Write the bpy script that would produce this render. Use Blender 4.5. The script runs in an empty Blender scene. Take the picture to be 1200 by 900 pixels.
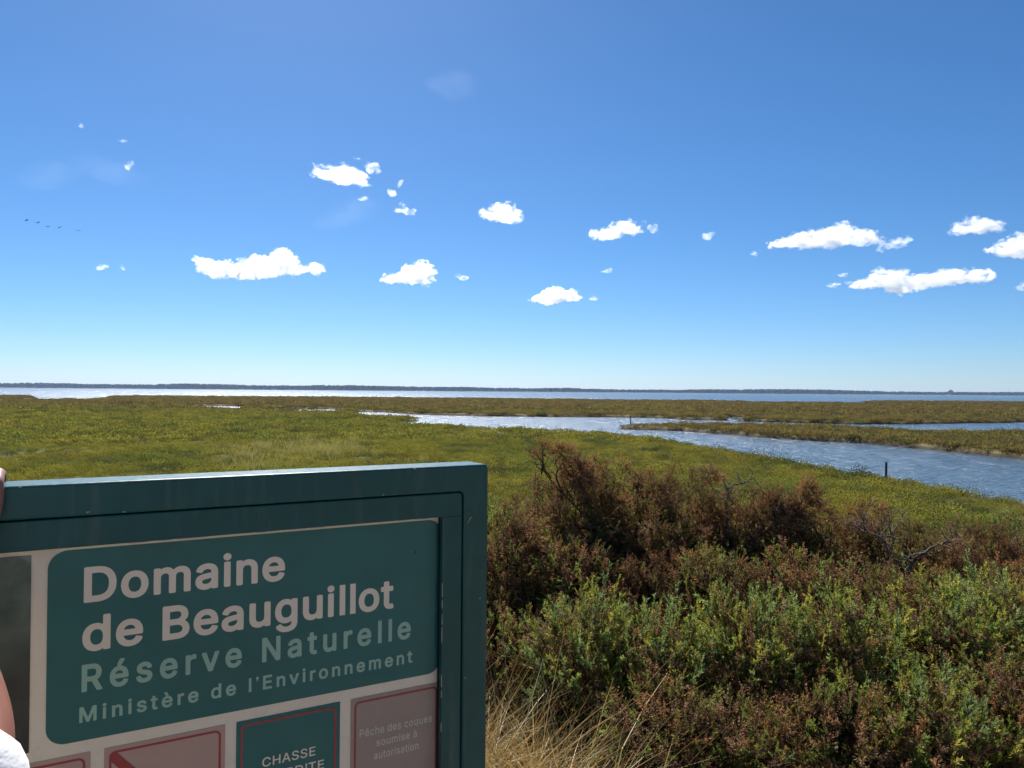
import bpy, math, random
import numpy as np
from mathutils import Vector, Matrix, Euler

SC = bpy.context.scene
COL = SC.collection

# ------------------------------------------------------------------ camera, sky, sun, exposure
EYE = 4.5                                   # metres above the water
cam_data = bpy.data.cameras.new('camera')
cam = bpy.data.objects.new('camera', cam_data)
COL.objects.link(cam)
cam_data.sensor_width = 36.0
cam_data.lens = 27.18
cam_data.clip_start = 0.05
cam_data.clip_end = 60000.0
cam_rot = Euler((math.radians(90.52), 0, 0)).to_matrix() @ Matrix.Rotation(math.radians(0.4536), 3, 'Z')
cam.matrix_world = Matrix.Translation((0, 0, EYE)) @ cam_rot.to_4x4()
SC.camera = cam

SUN_AZ, SUN_EL = -17.0, 44.0                # degrees; azimuth from +Y, negative to the left
world = bpy.data.worlds.new('World')
SC.world = world
world.use_nodes = True
wn = world.node_tree
bg = wn.nodes['Background']
sky = wn.nodes.new('ShaderNodeTexSky')
sky.sky_type = 'NISHITA'
sky.sun_disc = False
sky.sun_elevation = math.radians(SUN_EL)
sky.sun_rotation = math.radians(SUN_AZ)
sky.altitude = 0.0
sky.air_density = 0.8
sky.dust_density = 0.2
sky.ozone_density = 10.0
hs = wn.nodes.new('ShaderNodeHueSaturation')
hs.inputs['Saturation'].default_value = 1.08
hs.inputs['Hue'].default_value = 0.496
wn.links.new(sky.outputs[0], hs.inputs['Color'])
wn.links.new(hs.outputs[0], bg.inputs[0])
bg.inputs[1].default_value = 0.063

sun_data = bpy.data.lights.new('sun', 'SUN')
sun_data.energy = 5.0
sun_data.angle = math.radians(0.53)
sun_data.color = (1.0, 0.95, 0.87)
sun = bpy.data.objects.new('sun', sun_data)
COL.objects.link(sun)
_a, _e = math.radians(SUN_AZ), math.radians(SUN_EL)
sun_dir = Vector((math.sin(_a) * math.cos(_e), math.cos(_a) * math.cos(_e), math.sin(_e)))
sun.rotation_euler = sun_dir.to_track_quat('Z', 'Y').to_euler()
sun.location = sun_dir * 30

SC.view_settings.view_transform = 'Standard'
SC.view_settings.look = 'None'
SC.view_settings.gamma = 1.0
SC.view_settings.exposure = 0.85
SC.view_settings.use_curve_mapping = False
SC.render.engine = 'CYCLES'
cy = SC.cycles
cy.use_denoising = True
cy.max_bounces = 18
cy.diffuse_bounces = 3
cy.glossy_bounces = 3
cy.transmission_bounces = 4
cy.transparent_max_bounces = 12
cy.volume_bounces = 16
cy.caustics_reflective = False
cy.caustics_refractive = False
cy.sample_clamp_indirect = 6.0

# ------------------------------------------------------------------ helpers
RNG = np.random.default_rng(7)


def tag(o, label=None, cat=None, group=None, kind=None):
    if label: o['label'] = label
    if cat: o['category'] = cat
    if group: o['group'] = group
    if kind: o['kind'] = kind
    return o


def link(o, parent=None):
    COL.objects.link(o)
    if parent is not None:
        o.parent = parent
    return o


def empty(name, loc=(0, 0, 0), rz=0.0):
    o = bpy.data.objects.new(name, None)
    o.empty_display_size = 0.2
    o.location = loc
    o.rotation_euler = (0, 0, rz)
    return link(o)


def np_mesh(name, v, f, mat=None, col=None, smooth=False):
    """mesh from numpy vertices and an (n,3) or (n,4) face array; col = per-vertex rgb"""
    v = np.asarray(v, dtype=np.float32)
    f = np.asarray(f, dtype=np.int32)
    me = bpy.data.meshes.new(name)
    k = f.shape[1]
    me.vertices.add(len(v)); me.vertices.foreach_set('co', v.ravel())
    me.loops.add(f.size); me.loops.foreach_set('vertex_index', f.ravel())
    me.polygons.add(len(f)); me.polygons.foreach_set('loop_start', np.arange(0, f.size, k, dtype=np.int32))
    me.polygons.foreach_set('use_smooth', np.full(len(f), smooth))
    if col is not None:
        at = me.color_attributes.new('Col', 'FLOAT_COLOR', 'POINT')
        c4 = np.ones((len(v), 4), dtype=np.float32); c4[:, :3] = col
        at.data.foreach_set('color', c4.ravel())
    me.update(calc_edges=True)
    me.validate()
    if mat: me.materials.append(mat)
    return me


def mesh_obj(name, me, parent=None, loc=None):
    o = bpy.data.objects.new(name, me)
    if loc is not None: o.location = loc
    return link(o, parent)


class MB:
    """collects triangles/quads (as triangles) into one mesh"""
    def __init__(self): self.v = []; self.f = []; self.c = []; self.n = 0
    def add(self, v, f, c=None):
        v = np.asarray(v, float); f = np.asarray(f, int)
        if f.shape[1] == 4: f = np.vstack([f[:, [0, 1, 2]], f[:, [0, 2, 3]]])
        self.v.append(v); self.f.append(f + self.n); self.n += len(v)
        if c is not None: self.c.append(np.broadcast_to(np.asarray(c, float), (len(v), 3)))
    def box(self, x0, x1, y0, y1, z0, z1, c=None):
        v = [(x, y, z) for x in (x0, x1) for y in (y0, y1) for z in (z0, z1)]
        f = [(0, 1, 3, 2), (4, 6, 7, 5), (0, 4, 5, 1), (2, 3, 7, 6), (0, 2, 6, 4), (1, 5, 7, 3)]
        self.add(v, f, c)
    def tube(self, pts, rad, n=5, c=None, cap=True):
        pts = np.asarray(pts, float); rad = np.broadcast_to(np.asarray(rad, float), (len(pts),))
        t = np.gradient(pts, axis=0); t /= np.linalg.norm(t, axis=1, keepdims=True) + 1e-9
        ref = np.array([0.31, 0.22, 0.92]) if abs(t[0, 2]) < 0.8 else np.array([0.9, 0.3, 0.1])
        a = np.cross(t, ref); a /= np.linalg.norm(a, axis=1, keepdims=True) + 1e-9
        b = np.cross(t, a)
        th = np.linspace(0, 2 * math.pi, n, endpoint=False)
        v = (pts[:, None] + rad[:, None, None] * (np.cos(th)[None, :, None] * a[:, None] + np.sin(th)[None, :, None] * b[:, None])).reshape(-1, 3)
        f = []
        for i in range(len(pts) - 1):
            for j in range(n):
                f.append((i * n + j, i * n + (j + 1) % n, (i + 1) * n + (j + 1) % n, (i + 1) * n + j))
        self.add(v, f, c)
        if cap:
            k = (len(pts) - 1) * n
            self.add(np.vstack([v[k:], pts[-1:]]), [(j, (j + 1) % n, n) for j in range(n)], None if c is None else (c if np.ndim(c) == 1 else np.asarray(c)[-1]))
    def mesh(self, name, mat=None, smooth=False):
        return np_mesh(name, np.vstack(self.v), np.vstack(self.f), mat, np.vstack(self.c) if self.c else None, smooth)


def vhash(ix, iy, iz, seed):
    h = (ix.astype(np.int64) * 374761393 + iy.astype(np.int64) * 668265263 + iz.astype(np.int64) * 2147483647 + seed * 1274126177) & 0xFFFFFFFF
    h = ((h ^ (h >> 13)) * 1274126177) & 0xFFFFFFFF
    h = ((h ^ (h >> 16)) * 2246822519) & 0xFFFFFFFF
    return ((h ^ (h >> 15)) & 0xFFFFFF) / float(0xFFFFFF)


def vnoise(p, seed=0):
    """value noise, p (n,2|3) -> (n,) in -1..1"""
    p = np.asarray(p, float)
    if p.shape[1] == 2: p = np.column_stack([p, np.zeros(len(p))])
    i = np.floor(p).astype(np.int64); t = p - i; t = t * t * (3 - 2 * t)
    r = 0
    for dx in (0, 1):
        wx = t[:, 0] if dx else 1 - t[:, 0]
        for dy in (0, 1):
            wy = t[:, 1] if dy else 1 - t[:, 1]
            for dz in (0, 1):
                wz = t[:, 2] if dz else 1 - t[:, 2]
                r = r + wx * wy * wz * vhash(i[:, 0] + dx, i[:, 1] + dy, i[:, 2] + dz, seed)
    return r * 2 - 1


def fbm(p, octv=4, seed=0, gain=0.5):
    r, a, s = 0, 1.0, 0
    p = np.asarray(p, float)
    for k in range(octv):
        r = r + a * vnoise(p * (2.03 ** k) + 17.3 * k, seed + k); s += a; a *= gain
    return r / s


# ------------------------------------------------------------------ materials
class NT:
    def __init__(self, mat):
        self.t = mat.node_tree; self.t.nodes.clear()
        self.out = self.n('ShaderNodeOutputMaterial')
    def n(self, typ, **kw):
        nd = self.t.nodes.new(typ)
        for k, v in kw.items():
            if k.startswith('_'): setattr(nd, k[1:], v)
            else: nd.inputs[k.replace('__', ' ')].default_value = v
        return nd
    def l(self, a, b): self.t.links.new(a, b)


def ramp(nt, src, stops):
    r = nt.n('ShaderNodeValToRGB'); cr = r.color_ramp
    while len(cr.elements) > 1: cr.elements.remove(cr.elements[-1])
    for i, (p, c) in enumerate(stops):
        e = cr.elements[0] if i == 0 else cr.elements.new(p)
        e.position = p; e.color = (*c, 1) if len(c) == 3 else c
    nt.l(src, r.inputs[0])
    return r


def new_mat(name):
    m = bpy.data.materials.new(name); m.use_nodes = True
    return m, NT(m)


def position(nt): return nt.n('ShaderNodeNewGeometry').outputs['Position']


def noise_tex(nt, scale, detail=4, rough=0.55, vec=None, loc=None, stretch=None):
    t = nt.n('ShaderNodeTexNoise'); t.inputs['Scale'].default_value = scale
    t.inputs['Detail'].default_value = detail; t.inputs['Roughness'].default_value = rough
    v = vec if vec is not None else position(nt)
    if loc or stretch:
        mp = nt.n('ShaderNodeMapping'); nt.l(v, mp.inputs['Vector'])
        if loc: mp.inputs['Location'].default_value = loc
        if stretch: mp.inputs['Scale'].default_value = stretch
        v = mp.outputs[0]
    nt.l(v, t.inputs['Vector'])
    return t


def mix_col(nt, fac, a, b, mode='MIX'):
    m = nt.n('ShaderNodeMix', _data_type='RGBA', _blend_type=mode)
    for s, i in ((fac, 0), (a, 6), (b, 7)):
        if hasattr(s, 'is_linked') or hasattr(s, 'links'): nt.l(s, m.inputs[i])
        else: m.inputs[i].default_value = s if i == 0 else ((*s, 1) if len(s) == 3 else s)
    return m.outputs[2]


def leaf_shader(nt, color, trans=0.4, gloss=0.03, boost=1.15, rough=0.5):
    """thin leaf: diffuse front, light shining through, a slight gloss"""
    d = nt.n('ShaderNodeBsdfDiffuse'); nt.l(color, d.inputs['Color'])
    tr = nt.n('ShaderNodeBsdfTranslucent')
    g = nt.n('ShaderNodeVectorMath', _operation='SCALE'); g.inputs[3].default_value = boost
    nt.l(color, g.inputs[0]); nt.l(g.outputs[0], tr.inputs['Color'])
    m = nt.n('ShaderNodeMixShader'); m.inputs[0].default_value = trans
    nt.l(d.outputs[0], m.inputs[1]); nt.l(tr.outputs[0], m.inputs[2])
    gl = nt.n('ShaderNodeBsdfGlossy'); gl.inputs['Roughness'].default_value = rough
    gl.inputs['Color'].default_value = (0.8, 0.8, 0.8, 1)
    m2 = nt.n('ShaderNodeMixShader'); m2.inputs[0].default_value = gloss
    nt.l(m.outputs[0], m2.inputs[1]); nt.l(gl.outputs[0], m2.inputs[2])
    nt.l(m2.outputs[0], nt.out.inputs['Surface'])


def mat_vcol_leaf(name, trans=0.4, gloss=0.03, boost=1.15):
    m, nt = new_mat(name)
    a = nt.n('ShaderNodeVertexColor', _layer_name='Col')
    leaf_shader(nt, a.outputs[0], trans, gloss, boost)
    return m


def mat_paint(name, col, rough=0.5, var=0.25, scale=30, spec=0.5, bump=0.0, dirt=None, streak=0.0):
    """painted or printed surface: base colour with faint blotches, dust and uneven gloss"""
    m, nt = new_mat(name)
    b = nt.n('ShaderNodeBsdfPrincipled')
    tc = nt.n('ShaderNodeTexCoord').outputs['Object']
    n1 = noise_tex(nt, scale, 5, 0.6, tc)
    n2 = noise_tex(nt, scale * 6, 3, 0.6, tc)
    c = mix_col(nt, ramp(nt, n1.outputs[0], [(0.35, (0, 0, 0)), (0.7, (1, 1, 1))]).outputs[0], col, tuple(x * (1 - var) for x in col))
    if streak:
        n3 = noise_tex(nt, 1.0, 4, 0.65, tc, stretch=(38, 38, 5))
        c = mix_col(nt, ramp(nt, n3.outputs[0], [(0.52, (0, 0, 0)), (0.78, (streak,) * 3)]).outputs[0], c, (0.22, 0.22, 0.19))
    if dirt:
        c = mix_col(nt, ramp(nt, n2.outputs[0], [(0.55, (0, 0, 0)), (0.8, (0.5, 0.5, 0.5))]).outputs[0], c, dirt)
    nt.l(c, b.inputs['Base Color'])
    r = ramp(nt, n2.outputs[0], [(0.3, (rough * 0.85,) * 3), (0.7, (min(1, rough * 1.2),) * 3)])
    nt.l(r.outputs[0], b.inputs['Roughness'])
    b.inputs['Specular IOR Level'].default_value = spec
    if bump:
        bp = nt.n('ShaderNodeBump'); bp.inputs['Strength'].default_value = bump; bp.inputs['Distance'].default_value = 0.002
        nt.l(n2.outputs[0], bp.inputs['Height']); nt.l(bp.outputs[0], b.inputs['Normal'])
    nt.l(b.outputs[0], nt.out.inputs['Surface'])
    return m


def marsh_color(nt, rnd=None):
    """olive, yellow-green and rusty patches that follow the place, browner beyond the channel"""
    pos = position(nt)
    n1 = noise_tex(nt, 0.055, 5, 0.6, pos, stretch=(1, 0.6, 0))
    n2 = noise_tex(nt, 0.35, 4, 0.6, pos, stretch=(1, 0.7, 0))
    near = ramp(nt, n1.outputs[0], [(0.28, (0.085, 0.105, 0.026)), (0.38, (0.150, 0.156, 0.028)), (0.48, (0.205, 0.182, 0.032)), (0.56, (0.150, 0.160, 0.030)), (0.63, (0.180, 0.150, 0.034)), (0.72, (0.200, 0.134, 0.040))])
    far = ramp(nt, n1.outputs[0], [(0.30, (0.150, 0.128, 0.036)), (0.5, (0.172, 0.124, 0.042)), (0.7, (0.165, 0.106, 0.042))])
    sep = nt.n('ShaderNodeSeparateXYZ'); nt.l(pos, sep.inputs[0])
    mr = nt.n('ShaderNodeMapRange'); mr.inputs['From Min'].default_value = 110; mr.inputs['From Max'].default_value = 190
    nt.l(sep.outputs['Y'], mr.inputs['Value'])
    f1 = nt.n('ShaderNodeMath', _operation='MULTIPLY_ADD'); f1.inputs[1].default_value = 1.6      # the island and land beyond the channel
    nt.l(sep.outputs['X'], f1.inputs[0]); nt.l(sep.outputs['Y'], f1.inputs[2])
    m2 = nt.n('ShaderNodeMapRange'); m2.inputs['From Min'].default_value = 92; m2.inputs['From Max'].default_value = 112; m2.inputs['To Max'].default_value = 0.85
    nt.l(f1.outputs[0], m2.inputs['Value'])
    mxx = nt.n('ShaderNodeMath', _operation='MAXIMUM'); nt.l(mr.outputs[0], mxx.inputs[0]); nt.l(m2.outputs[0], mxx.inputs[1])
    c = mix_col(nt, mxx.outputs[0], near.outputs[0], far.outputs[0])
    c = mix_col(nt, ramp(nt, n2.outputs[0], [(0.48, (0, 0, 0)), (0.64, (0.75, 0.75, 0.75))]).outputs[0], c, (0.060, 0.074, 0.026))
    return c

# ================================================================== THE SETTING
CHANNEL = [(-31.4,155.7),(-27.1,153.8),(-18.8,142.1),(-15.2,138.1),(-5.9,135.7),(3.0,134.6),(14.9,134.8),(23.7,133.8),(28.0,126.8),(33.9,122.6),(39.3,118.7),(44.4,115.0),(49.7,112.4),(56.8,114.3),(65.3,118.3),(84.4,127.5),(106.1,137.3),(130.6,144.3),(160,120),(60,20),(21.6,23.9),(20.6,26.7),(19.8,29.9),(18.9,33.0),(18.2,35.8),(17.7,40.0),(16.8,44.7),(16.4,49.5),(15.1,54.5),(13.6,61.6),(12.0,67.6),(8.1,73.1),(3.4,77.1),(0.0,80.0),(-3.7,84.1),(-8.7,88.5),(-11.9,90.2),(-15.1,95.8),(-15.7,103.7),(-13.4,108.9),(-13.9,113.9),(-16.6,115.8),(-21.1,119.8),(-24.6,127.5)]
ISLAND = [(13.6,93.0),(21.8,98.8),(27.2,98.5),(32.1,96.9),(36.4,94.2),(39.5,89.4),(42.2,85.0),(45.3,82.0),(49.7,81.8),(55.3,83.4),(65.7,85.0),(80.5,89.0),(38.8,42.8),(37.0,47.9),(35.8,54.0),(35.2,58.0),(34.2,62.0),(33.1,66.7),(31.3,70.9),(28.4,73.5),(25.6,77.2),(23.1,83.6),(20.0,89.6),(16.5,91.2)]
SEA = [(-900,260),(-351.4,318.5),(-234.3,353.9),(-188.0,378.6),(-130.5,394.2),(-89.7,406.8),(-43.8,397.7),(0.1,389.1),(41.2,373.1),(64.5,364.9),(102.3,402.6),(104.1,336.8),(149.1,333.4),(199.1,437.7),(307.6,464.4),(414.4,469.3),(900,480),(900,1500),(-900,1500)]
POOLS = [[(-216.6,360.3),(-207.2,383.3),(-169.2,314.2),(-147.8,260.2),(-170.6,285.3)],
         [(-72.3,185.2),(-70.8,193.4),(-61.8,170.3),(-60.2,159.6),(-65.6,168.9)],
         [(-49.7,158.6),(-46.6,170.6),(-40.4,169.5),(-36.4,155.8),(-35.1,143.6),(-41.5,147.7),(-46.7,151.3)],
         [(151.8,327.4),(184.4,334.1),(212.3,325.9),(192.5,295.5),(161.7,293.0),(142.9,301.0)],
         [(39.8,137.5),(42.2,140.5),(38.6,128.6),(36.8,126.2)],
         [(-96.4,185.9),(-86.0,195.0),(-73.0,195.9),(-70.5,189.1),(-81.8,185.5),(-93.6,180.7)],
         [(-168.8,266.1),(-171.9,284.3),(-149.9,247.1),(-151.8,241.5)]]
MUD = [(-17.0, 39.6, 2.8, 0.9), (-28.7, 48.3, 3.5, 1.2), (-3.6, 74.2, 3.6, 3.0), (-35.0, 77.4, 4.0, 1.8), (-21.5, 41.0, 1.6, 0.6)]
CREEKS = [(-53, 110, 5, 2.2), (-50, 119, 4, 2.0), (-34, 101, 5, 1.8), (-33, 63, 3.5, 1.0), (-20, 53, 2.5, 0.8), (-25, 81, 5, 1.3), (-62, 92, 6, 1.8), (-9, 66, 3, 1.0), (9, 52, 1.5, 0.7), (-75, 135, 8, 3), (-20, 125, 6, 2.5), (60, 190, 9, 5), (20, 220, 12, 6), (-60, 240, 14, 7)]
_cr = np.random.default_rng(44)
for _i in range(110):                                                # small dark creeks and crevices
    _d = _cr.uniform(30, 170); _x = _cr.uniform(-0.75, 0.45) * _d
    CREEKS.append((_x, _d, _cr.uniform(0.5, 1.6) * (0.6 + _d * 0.012), _cr.uniform(0.22, 0.5) * (0.5 + _d * 0.016)))


def sdist(p, poly):
    """signed distance to a polygon, positive inside"""
    P = np.asarray(poly, float); Q = np.roll(P, -1, 0)
    best = np.full(len(p), 1e9); ins = np.zeros(len(p), bool)
    for a, b in zip(P, Q):
        d = b - a; w = p - a
        t = np.clip((w @ d) / (d @ d), 0, 1)
        e = w - t[:, None] * d
        best = np.minimum(best, (e * e).sum(1))
        c = (a[1] <= p[:, 1]) != (b[1] <= p[:, 1])
        with np.errstate(divide='ignore', invalid='ignore'):
            x = a[0] + (p[:, 1] - a[1]) / (b[1] - a[1]) * d[0]
        ins ^= c & (p[:, 0] < x)
    s = np.sqrt(best)
    return np.where(ins, s, -s)


def sstep(a, b, x):
    t = np.clip((x - a) / (b - a), 0, 1); return t * t * (3 - 2 * t)


def water_depth(p):
    """> 0 inside open water (metres from the bank), with ragged banks"""
    r = np.hypot(p[:, 0], p[:, 1])
    j = fbm(p * 0.22, 4, 3) * np.clip(r * 0.018, 0.35, 3.0)
    s = np.minimum(sdist(p, CHANNEL), -sdist(p, ISLAND) - 0.9 - 0.7 * j)
    s = np.maximum(s, sdist(p, SEA) + fbm(p * 0.02, 4, 9) * 14)
    for q in POOLS: s = np.maximum(s, sdist(p, q) + 0.012 * r + 0.6)
    return s + j


def bare_mud(p):
    m = np.zeros(len(p))
    for mx, my, rx, ry in MUD:
        m = np.maximum(m, np.exp(-(((p[:, 0] - mx) / rx) ** 2 + ((p[:, 1] - my) / ry) ** 2)))
    return m + 0.22 * fbm(p * 1.1, 3, 41)


def terrain(p):
    """height of the ground over the water at z = 0"""
    p = np.asarray(p, float); x, y = p[:, 0], p[:, 1]
    s = water_depth(p)
    far = np.hypot(x, y)
    z = 0.42 + 0.10 * fbm(p * 0.12, 4, 21) + 0.05 * fbm(p * 0.9, 3, 25)
    for mx, my, rx, ry in MUD:
        z -= 0.22 * np.exp(-(((x - mx) / rx) ** 2 + ((y - my) / ry) ** 2))
    for mx, my, rx, ry in CREEKS:
        near = (np.abs(x - mx) < 3 * rx) & (np.abs(y - my) < 4 * ry)
        if not near.any(): continue
        u = np.where(near, (x - mx) / rx, 9.0); z -= 0.42 * np.exp(-(u ** 2 + ((y - my - 0.6 * ry * np.sin(u * 2.6)) / ry) ** 2) * 1.6)
    bank = sstep(-1.0 - 0.004 * far, 0.6, s)
    z = z * (1 - bank) + (-0.55) * bank
    dike = 2.9 - 2.45 * sstep(2.0, 10.5, y + 0.25 * vnoise(p * 0.5, 31)) + 0.03 * fbm(p * 2.2, 3, 33)
    w = 1 - sstep(8.0, 11.5, y)
    return z * (1 - w) + np.maximum(dike, z) * w


# --- materials of the ground
m_marsh, nt = new_mat('marsh_ground')
c = marsh_color(nt)
nm = noise_tex(nt, 1.6, 6, 0.65)
c = mix_col(nt, ramp(nt, nm.outputs[0], [(0.35, (0.75, 0.75, 0.75)), (0.62, (0, 0, 0))]).outputs[0], c, (0.040, 0.034, 0.016))
sep = nt.n('ShaderNodeSeparateXYZ'); nt.l(position(nt), sep.inputs[0])
wet = nt.n('ShaderNodeMapRange'); wet.inputs['From Min'].default_value = 0.16; wet.inputs['From Max'].default_value = 0.30
nt.l(sep.outputs['Z'], wet.inputs['Value'])
mudc = ramp(nt, noise_tex(nt, 0.8, 5).outputs[0], [(0.3, (0.020, 0.018, 0.013)), (0.7, (0.055, 0.046, 0.034))])
c = mix_col(nt, wet.outputs[0], mudc.outputs[0], c)
vm = nt.n('ShaderNodeVertexColor', _layer_name='Col')
dry = ramp(nt, noise_tex(nt, 2.2, 5, 0.65).outputs[0], [(0.3, (0.16, 0.13, 0.095)), (0.7, (0.30, 0.25, 0.19))])
c = mix_col(nt, vm.outputs[0], c, dry.outputs[0])
b = nt.n('ShaderNodeBsdfPrincipled'); b.inputs['Roughness'].default_value = 0.85
b.inputs['Specular IOR Level'].default_value = 0.2
nt.l(c, b.inputs['Base Color'])
bp = nt.n('ShaderNodeBump'); bp.inputs['Strength'].default_value = 1.0; bp.inputs['Distance'].default_value = 0.35
nt.l(noise_tex(nt, 0.9, 7, 0.7).outputs[0], bp.inputs['Height']); nt.l(bp.outputs[0], b.inputs['Normal'])
nt.l(b.outputs[0], nt.out.inputs['Surface'])

m_dike, nt = new_mat('dike_ground')
c1 = ramp(nt, noise_tex(nt, 3.0, 6, 0.65).outputs[0], [(0.3, (0.05, 0.034, 0.02)), (0.5, (0.13, 0.095, 0.05)), (0.75, (0.24, 0.18, 0.10))])
b = nt.n('ShaderNodeBsdfPrincipled'); b.inputs['Roughness'].default_value = 0.95; b.inputs['Specular IOR Level'].default_value = 0.1
sp_ = nt.n('ShaderNodeSeparateXYZ'); nt.l(position(nt), sp_.inputs[0])
pm = nt.n('ShaderNodeMapRange'); pm.inputs['From Min'].default_value = 2.3; pm.inputs['From Max'].default_value = 1.4
nt.l(sp_.outputs['Y'], pm.inputs['Value'])
bounce_path = ramp(nt, noise_tex(nt, 5.0, 6, 0.65).outputs[0], [(0.3, (0.28, 0.20, 0.12)), (0.6, (0.42, 0.32, 0.21)), (0.8, (0.50, 0.39, 0.26))])  # unseen pale path, added to bounce warm light onto the sign
nt.l(mix_col(nt, pm.outputs[0], c1.outputs[0], bounce_path.outputs[0]), b.inputs['Base Color'])
bp = nt.n('ShaderNodeBump'); bp.inputs['Strength'].default_value = 0.8; bp.inputs['Distance'].default_value = 0.05
nt.l(noise_tex(nt, 22, 5, 0.7).outputs[0], bp.inputs['Height']); nt.l(bp.outputs[0], b.inputs['Normal'])
nt.l(b.outputs[0], nt.out.inputs['Surface'])

m_water, nt = new_mat('sea_water')
b = nt.n('ShaderNodeBsdfPrincipled')
b.inputs['Base Color'].default_value = (0.050, 0.090, 0.130, 1)
b.inputs['Roughness'].default_value = 0.27
b.inputs['IOR'].default_value = 1.33
w1 = noise_tex(nt, 0.42, 4, 0.55, stretch=(0.8, 0.55, 1))          # wind waves
w2 = noise_tex(nt, 2.4, 5, 0.62, stretch=(0.7, 1.0, 1), loc=(3, 7, 0))   # ripples
ad = nt.n('ShaderNodeMath', _operation='MULTIPLY_ADD'); ad.inputs[1].default_value = 0.30
nt.l(w2.outputs[0], ad.inputs[0]); nt.l(w1.outputs[0], ad.inputs[2])
bp = nt.n('ShaderNodeBump'); bp.inputs['Strength'].default_value = 1.0; bp.inputs['Distance'].default_value = 0.95
nt.l(ad.outputs[0], bp.inputs['Height']); nt.l(bp.outputs[0], b.inputs['Normal'])
nt.l(b.outputs[0], nt.out.inputs['Surface'])

# --- the sea, one sheet to the horizon
R_SEA = 14000.0
sea = mesh_obj('sea', np_mesh('sea', [(-R_SEA, -200, 0), (R_SEA, -200, 0), (R_SEA, R_SEA, 0), (-R_SEA, R_SEA, 0)], [(0, 1, 2, 3)], m_water))
tag(sea, 'blue rippled sea water of the bay and marsh channel, glittering under the sun', 'water', kind='structure')

# --- the salt marsh: a fan of ground round the viewpoint, finer nearby
nr, na = 620, 560
rr = 8.5 * (620.0 / 8.5) ** (np.linspace(0, 1, nr))
aa = np.radians(np.linspace(-50, 50, na))
RR, AA = np.meshgrid(rr, aa, indexing='ij')
P2 = np.column_stack([(RR * np.sin(AA)).ravel(), (RR * np.cos(AA)).ravel()])
zz = terrain(P2)
i0 = (np.arange(nr - 1)[:, None] * na + np.arange(na - 1)[None]).ravel()
quads = np.column_stack([i0, i0 + 1, i0 + na + 1, i0 + na])
keep = (zz[quads] > -0.5).any(1)
quads = quads[keep]
used, inv = np.unique(quads, return_inverse=True)
V = np.column_stack([P2, zz])[used]
marsh = mesh_obj('marsh', np_mesh('marsh', V, inv.reshape(-1, 4), m_marsh, np.repeat(np.clip((bare_mud(V[:, :2]) - 0.35) * 4, 0, 1)[:, None], 3, 1), smooth=True))
tag(marsh, 'flat olive green salt marsh cut by a winding channel', 'marsh', kind='structure')

# --- the dike the viewer stands on
gx, gy = np.linspace(-30, 30, 240), np.linspace(-14, 12, 150)
GX, GY = np.meshgrid(gx, gy, indexing='ij')
P3 = np.column_stack([GX.ravel(), GY.ravel()])
zd = terrain(P3) - 0.03 * sstep(6, 8, P3[:, 1]) - 0.5 * sstep(10.5, 11.5, P3[:, 1])
i0 = (np.arange(239)[:, None] * 150 + np.arange(149)[None]).ravel()
dike = mesh_obj('dike', np_mesh('dike', np.column_stack([P3, zd]), np.column_stack([i0, i0 + 150, i0 + 151, i0 + 1]), m_dike, smooth=True))
tag(dike, 'earth dike with dry litter under the gorse, sloping to the marsh', 'ground', kind='structure')


def ground_z(x, y): return float(terrain(np.array([[x, y]]))[0])


# --- far shore
m_shore, nt = new_mat('far_land')
c1 = ramp(nt, noise_tex(nt, 0.01, 4).outputs[0], [(0.35, (0.05, 0.07, 0.025)), (0.6, (0.10, 0.09, 0.04))])
b = nt.n('ShaderNodeBsdfPrincipled'); b.inputs['Roughness'].default_value = 0.9; b.inputs['Specular IOR Level'].default_value = 0.1
nt.l(c1.outputs[0], b.inputs['Base Color']); nt.l(b.outputs[0], nt.out.inputs['Surface'])
nx = 260
sx = np.linspace(-4600, 4600, nx)
sy = 4050 + 160 * fbm(np.column_stack([sx * 0.0012, sx * 0]), 3, 51)
rows = [(0, -1.0), (25, 1.2), (120, 3.0), (600, 6.0), (2500, 8.0)]
sh_v = np.vstack([np.column_stack([sx, sy + dy, np.full(nx, h) + (vnoise(np.column_stack([sx * 0.006, sx * 0 + dy]), 5) * h * 0.3)]) for dy, h in rows])
i0 = (np.arange(len(rows) - 1)[:, None] * nx + np.arange(nx - 1)[None]).ravel()
shore = mesh_obj('far_shore', np_mesh('far_shore', sh_v, np.column_stack([i0, i0 + 1, i0 + nx + 1, i0 + nx]), m_shore, smooth=True))
tag(shore, 'low far shore across the bay', 'shore', kind='structure')


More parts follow.
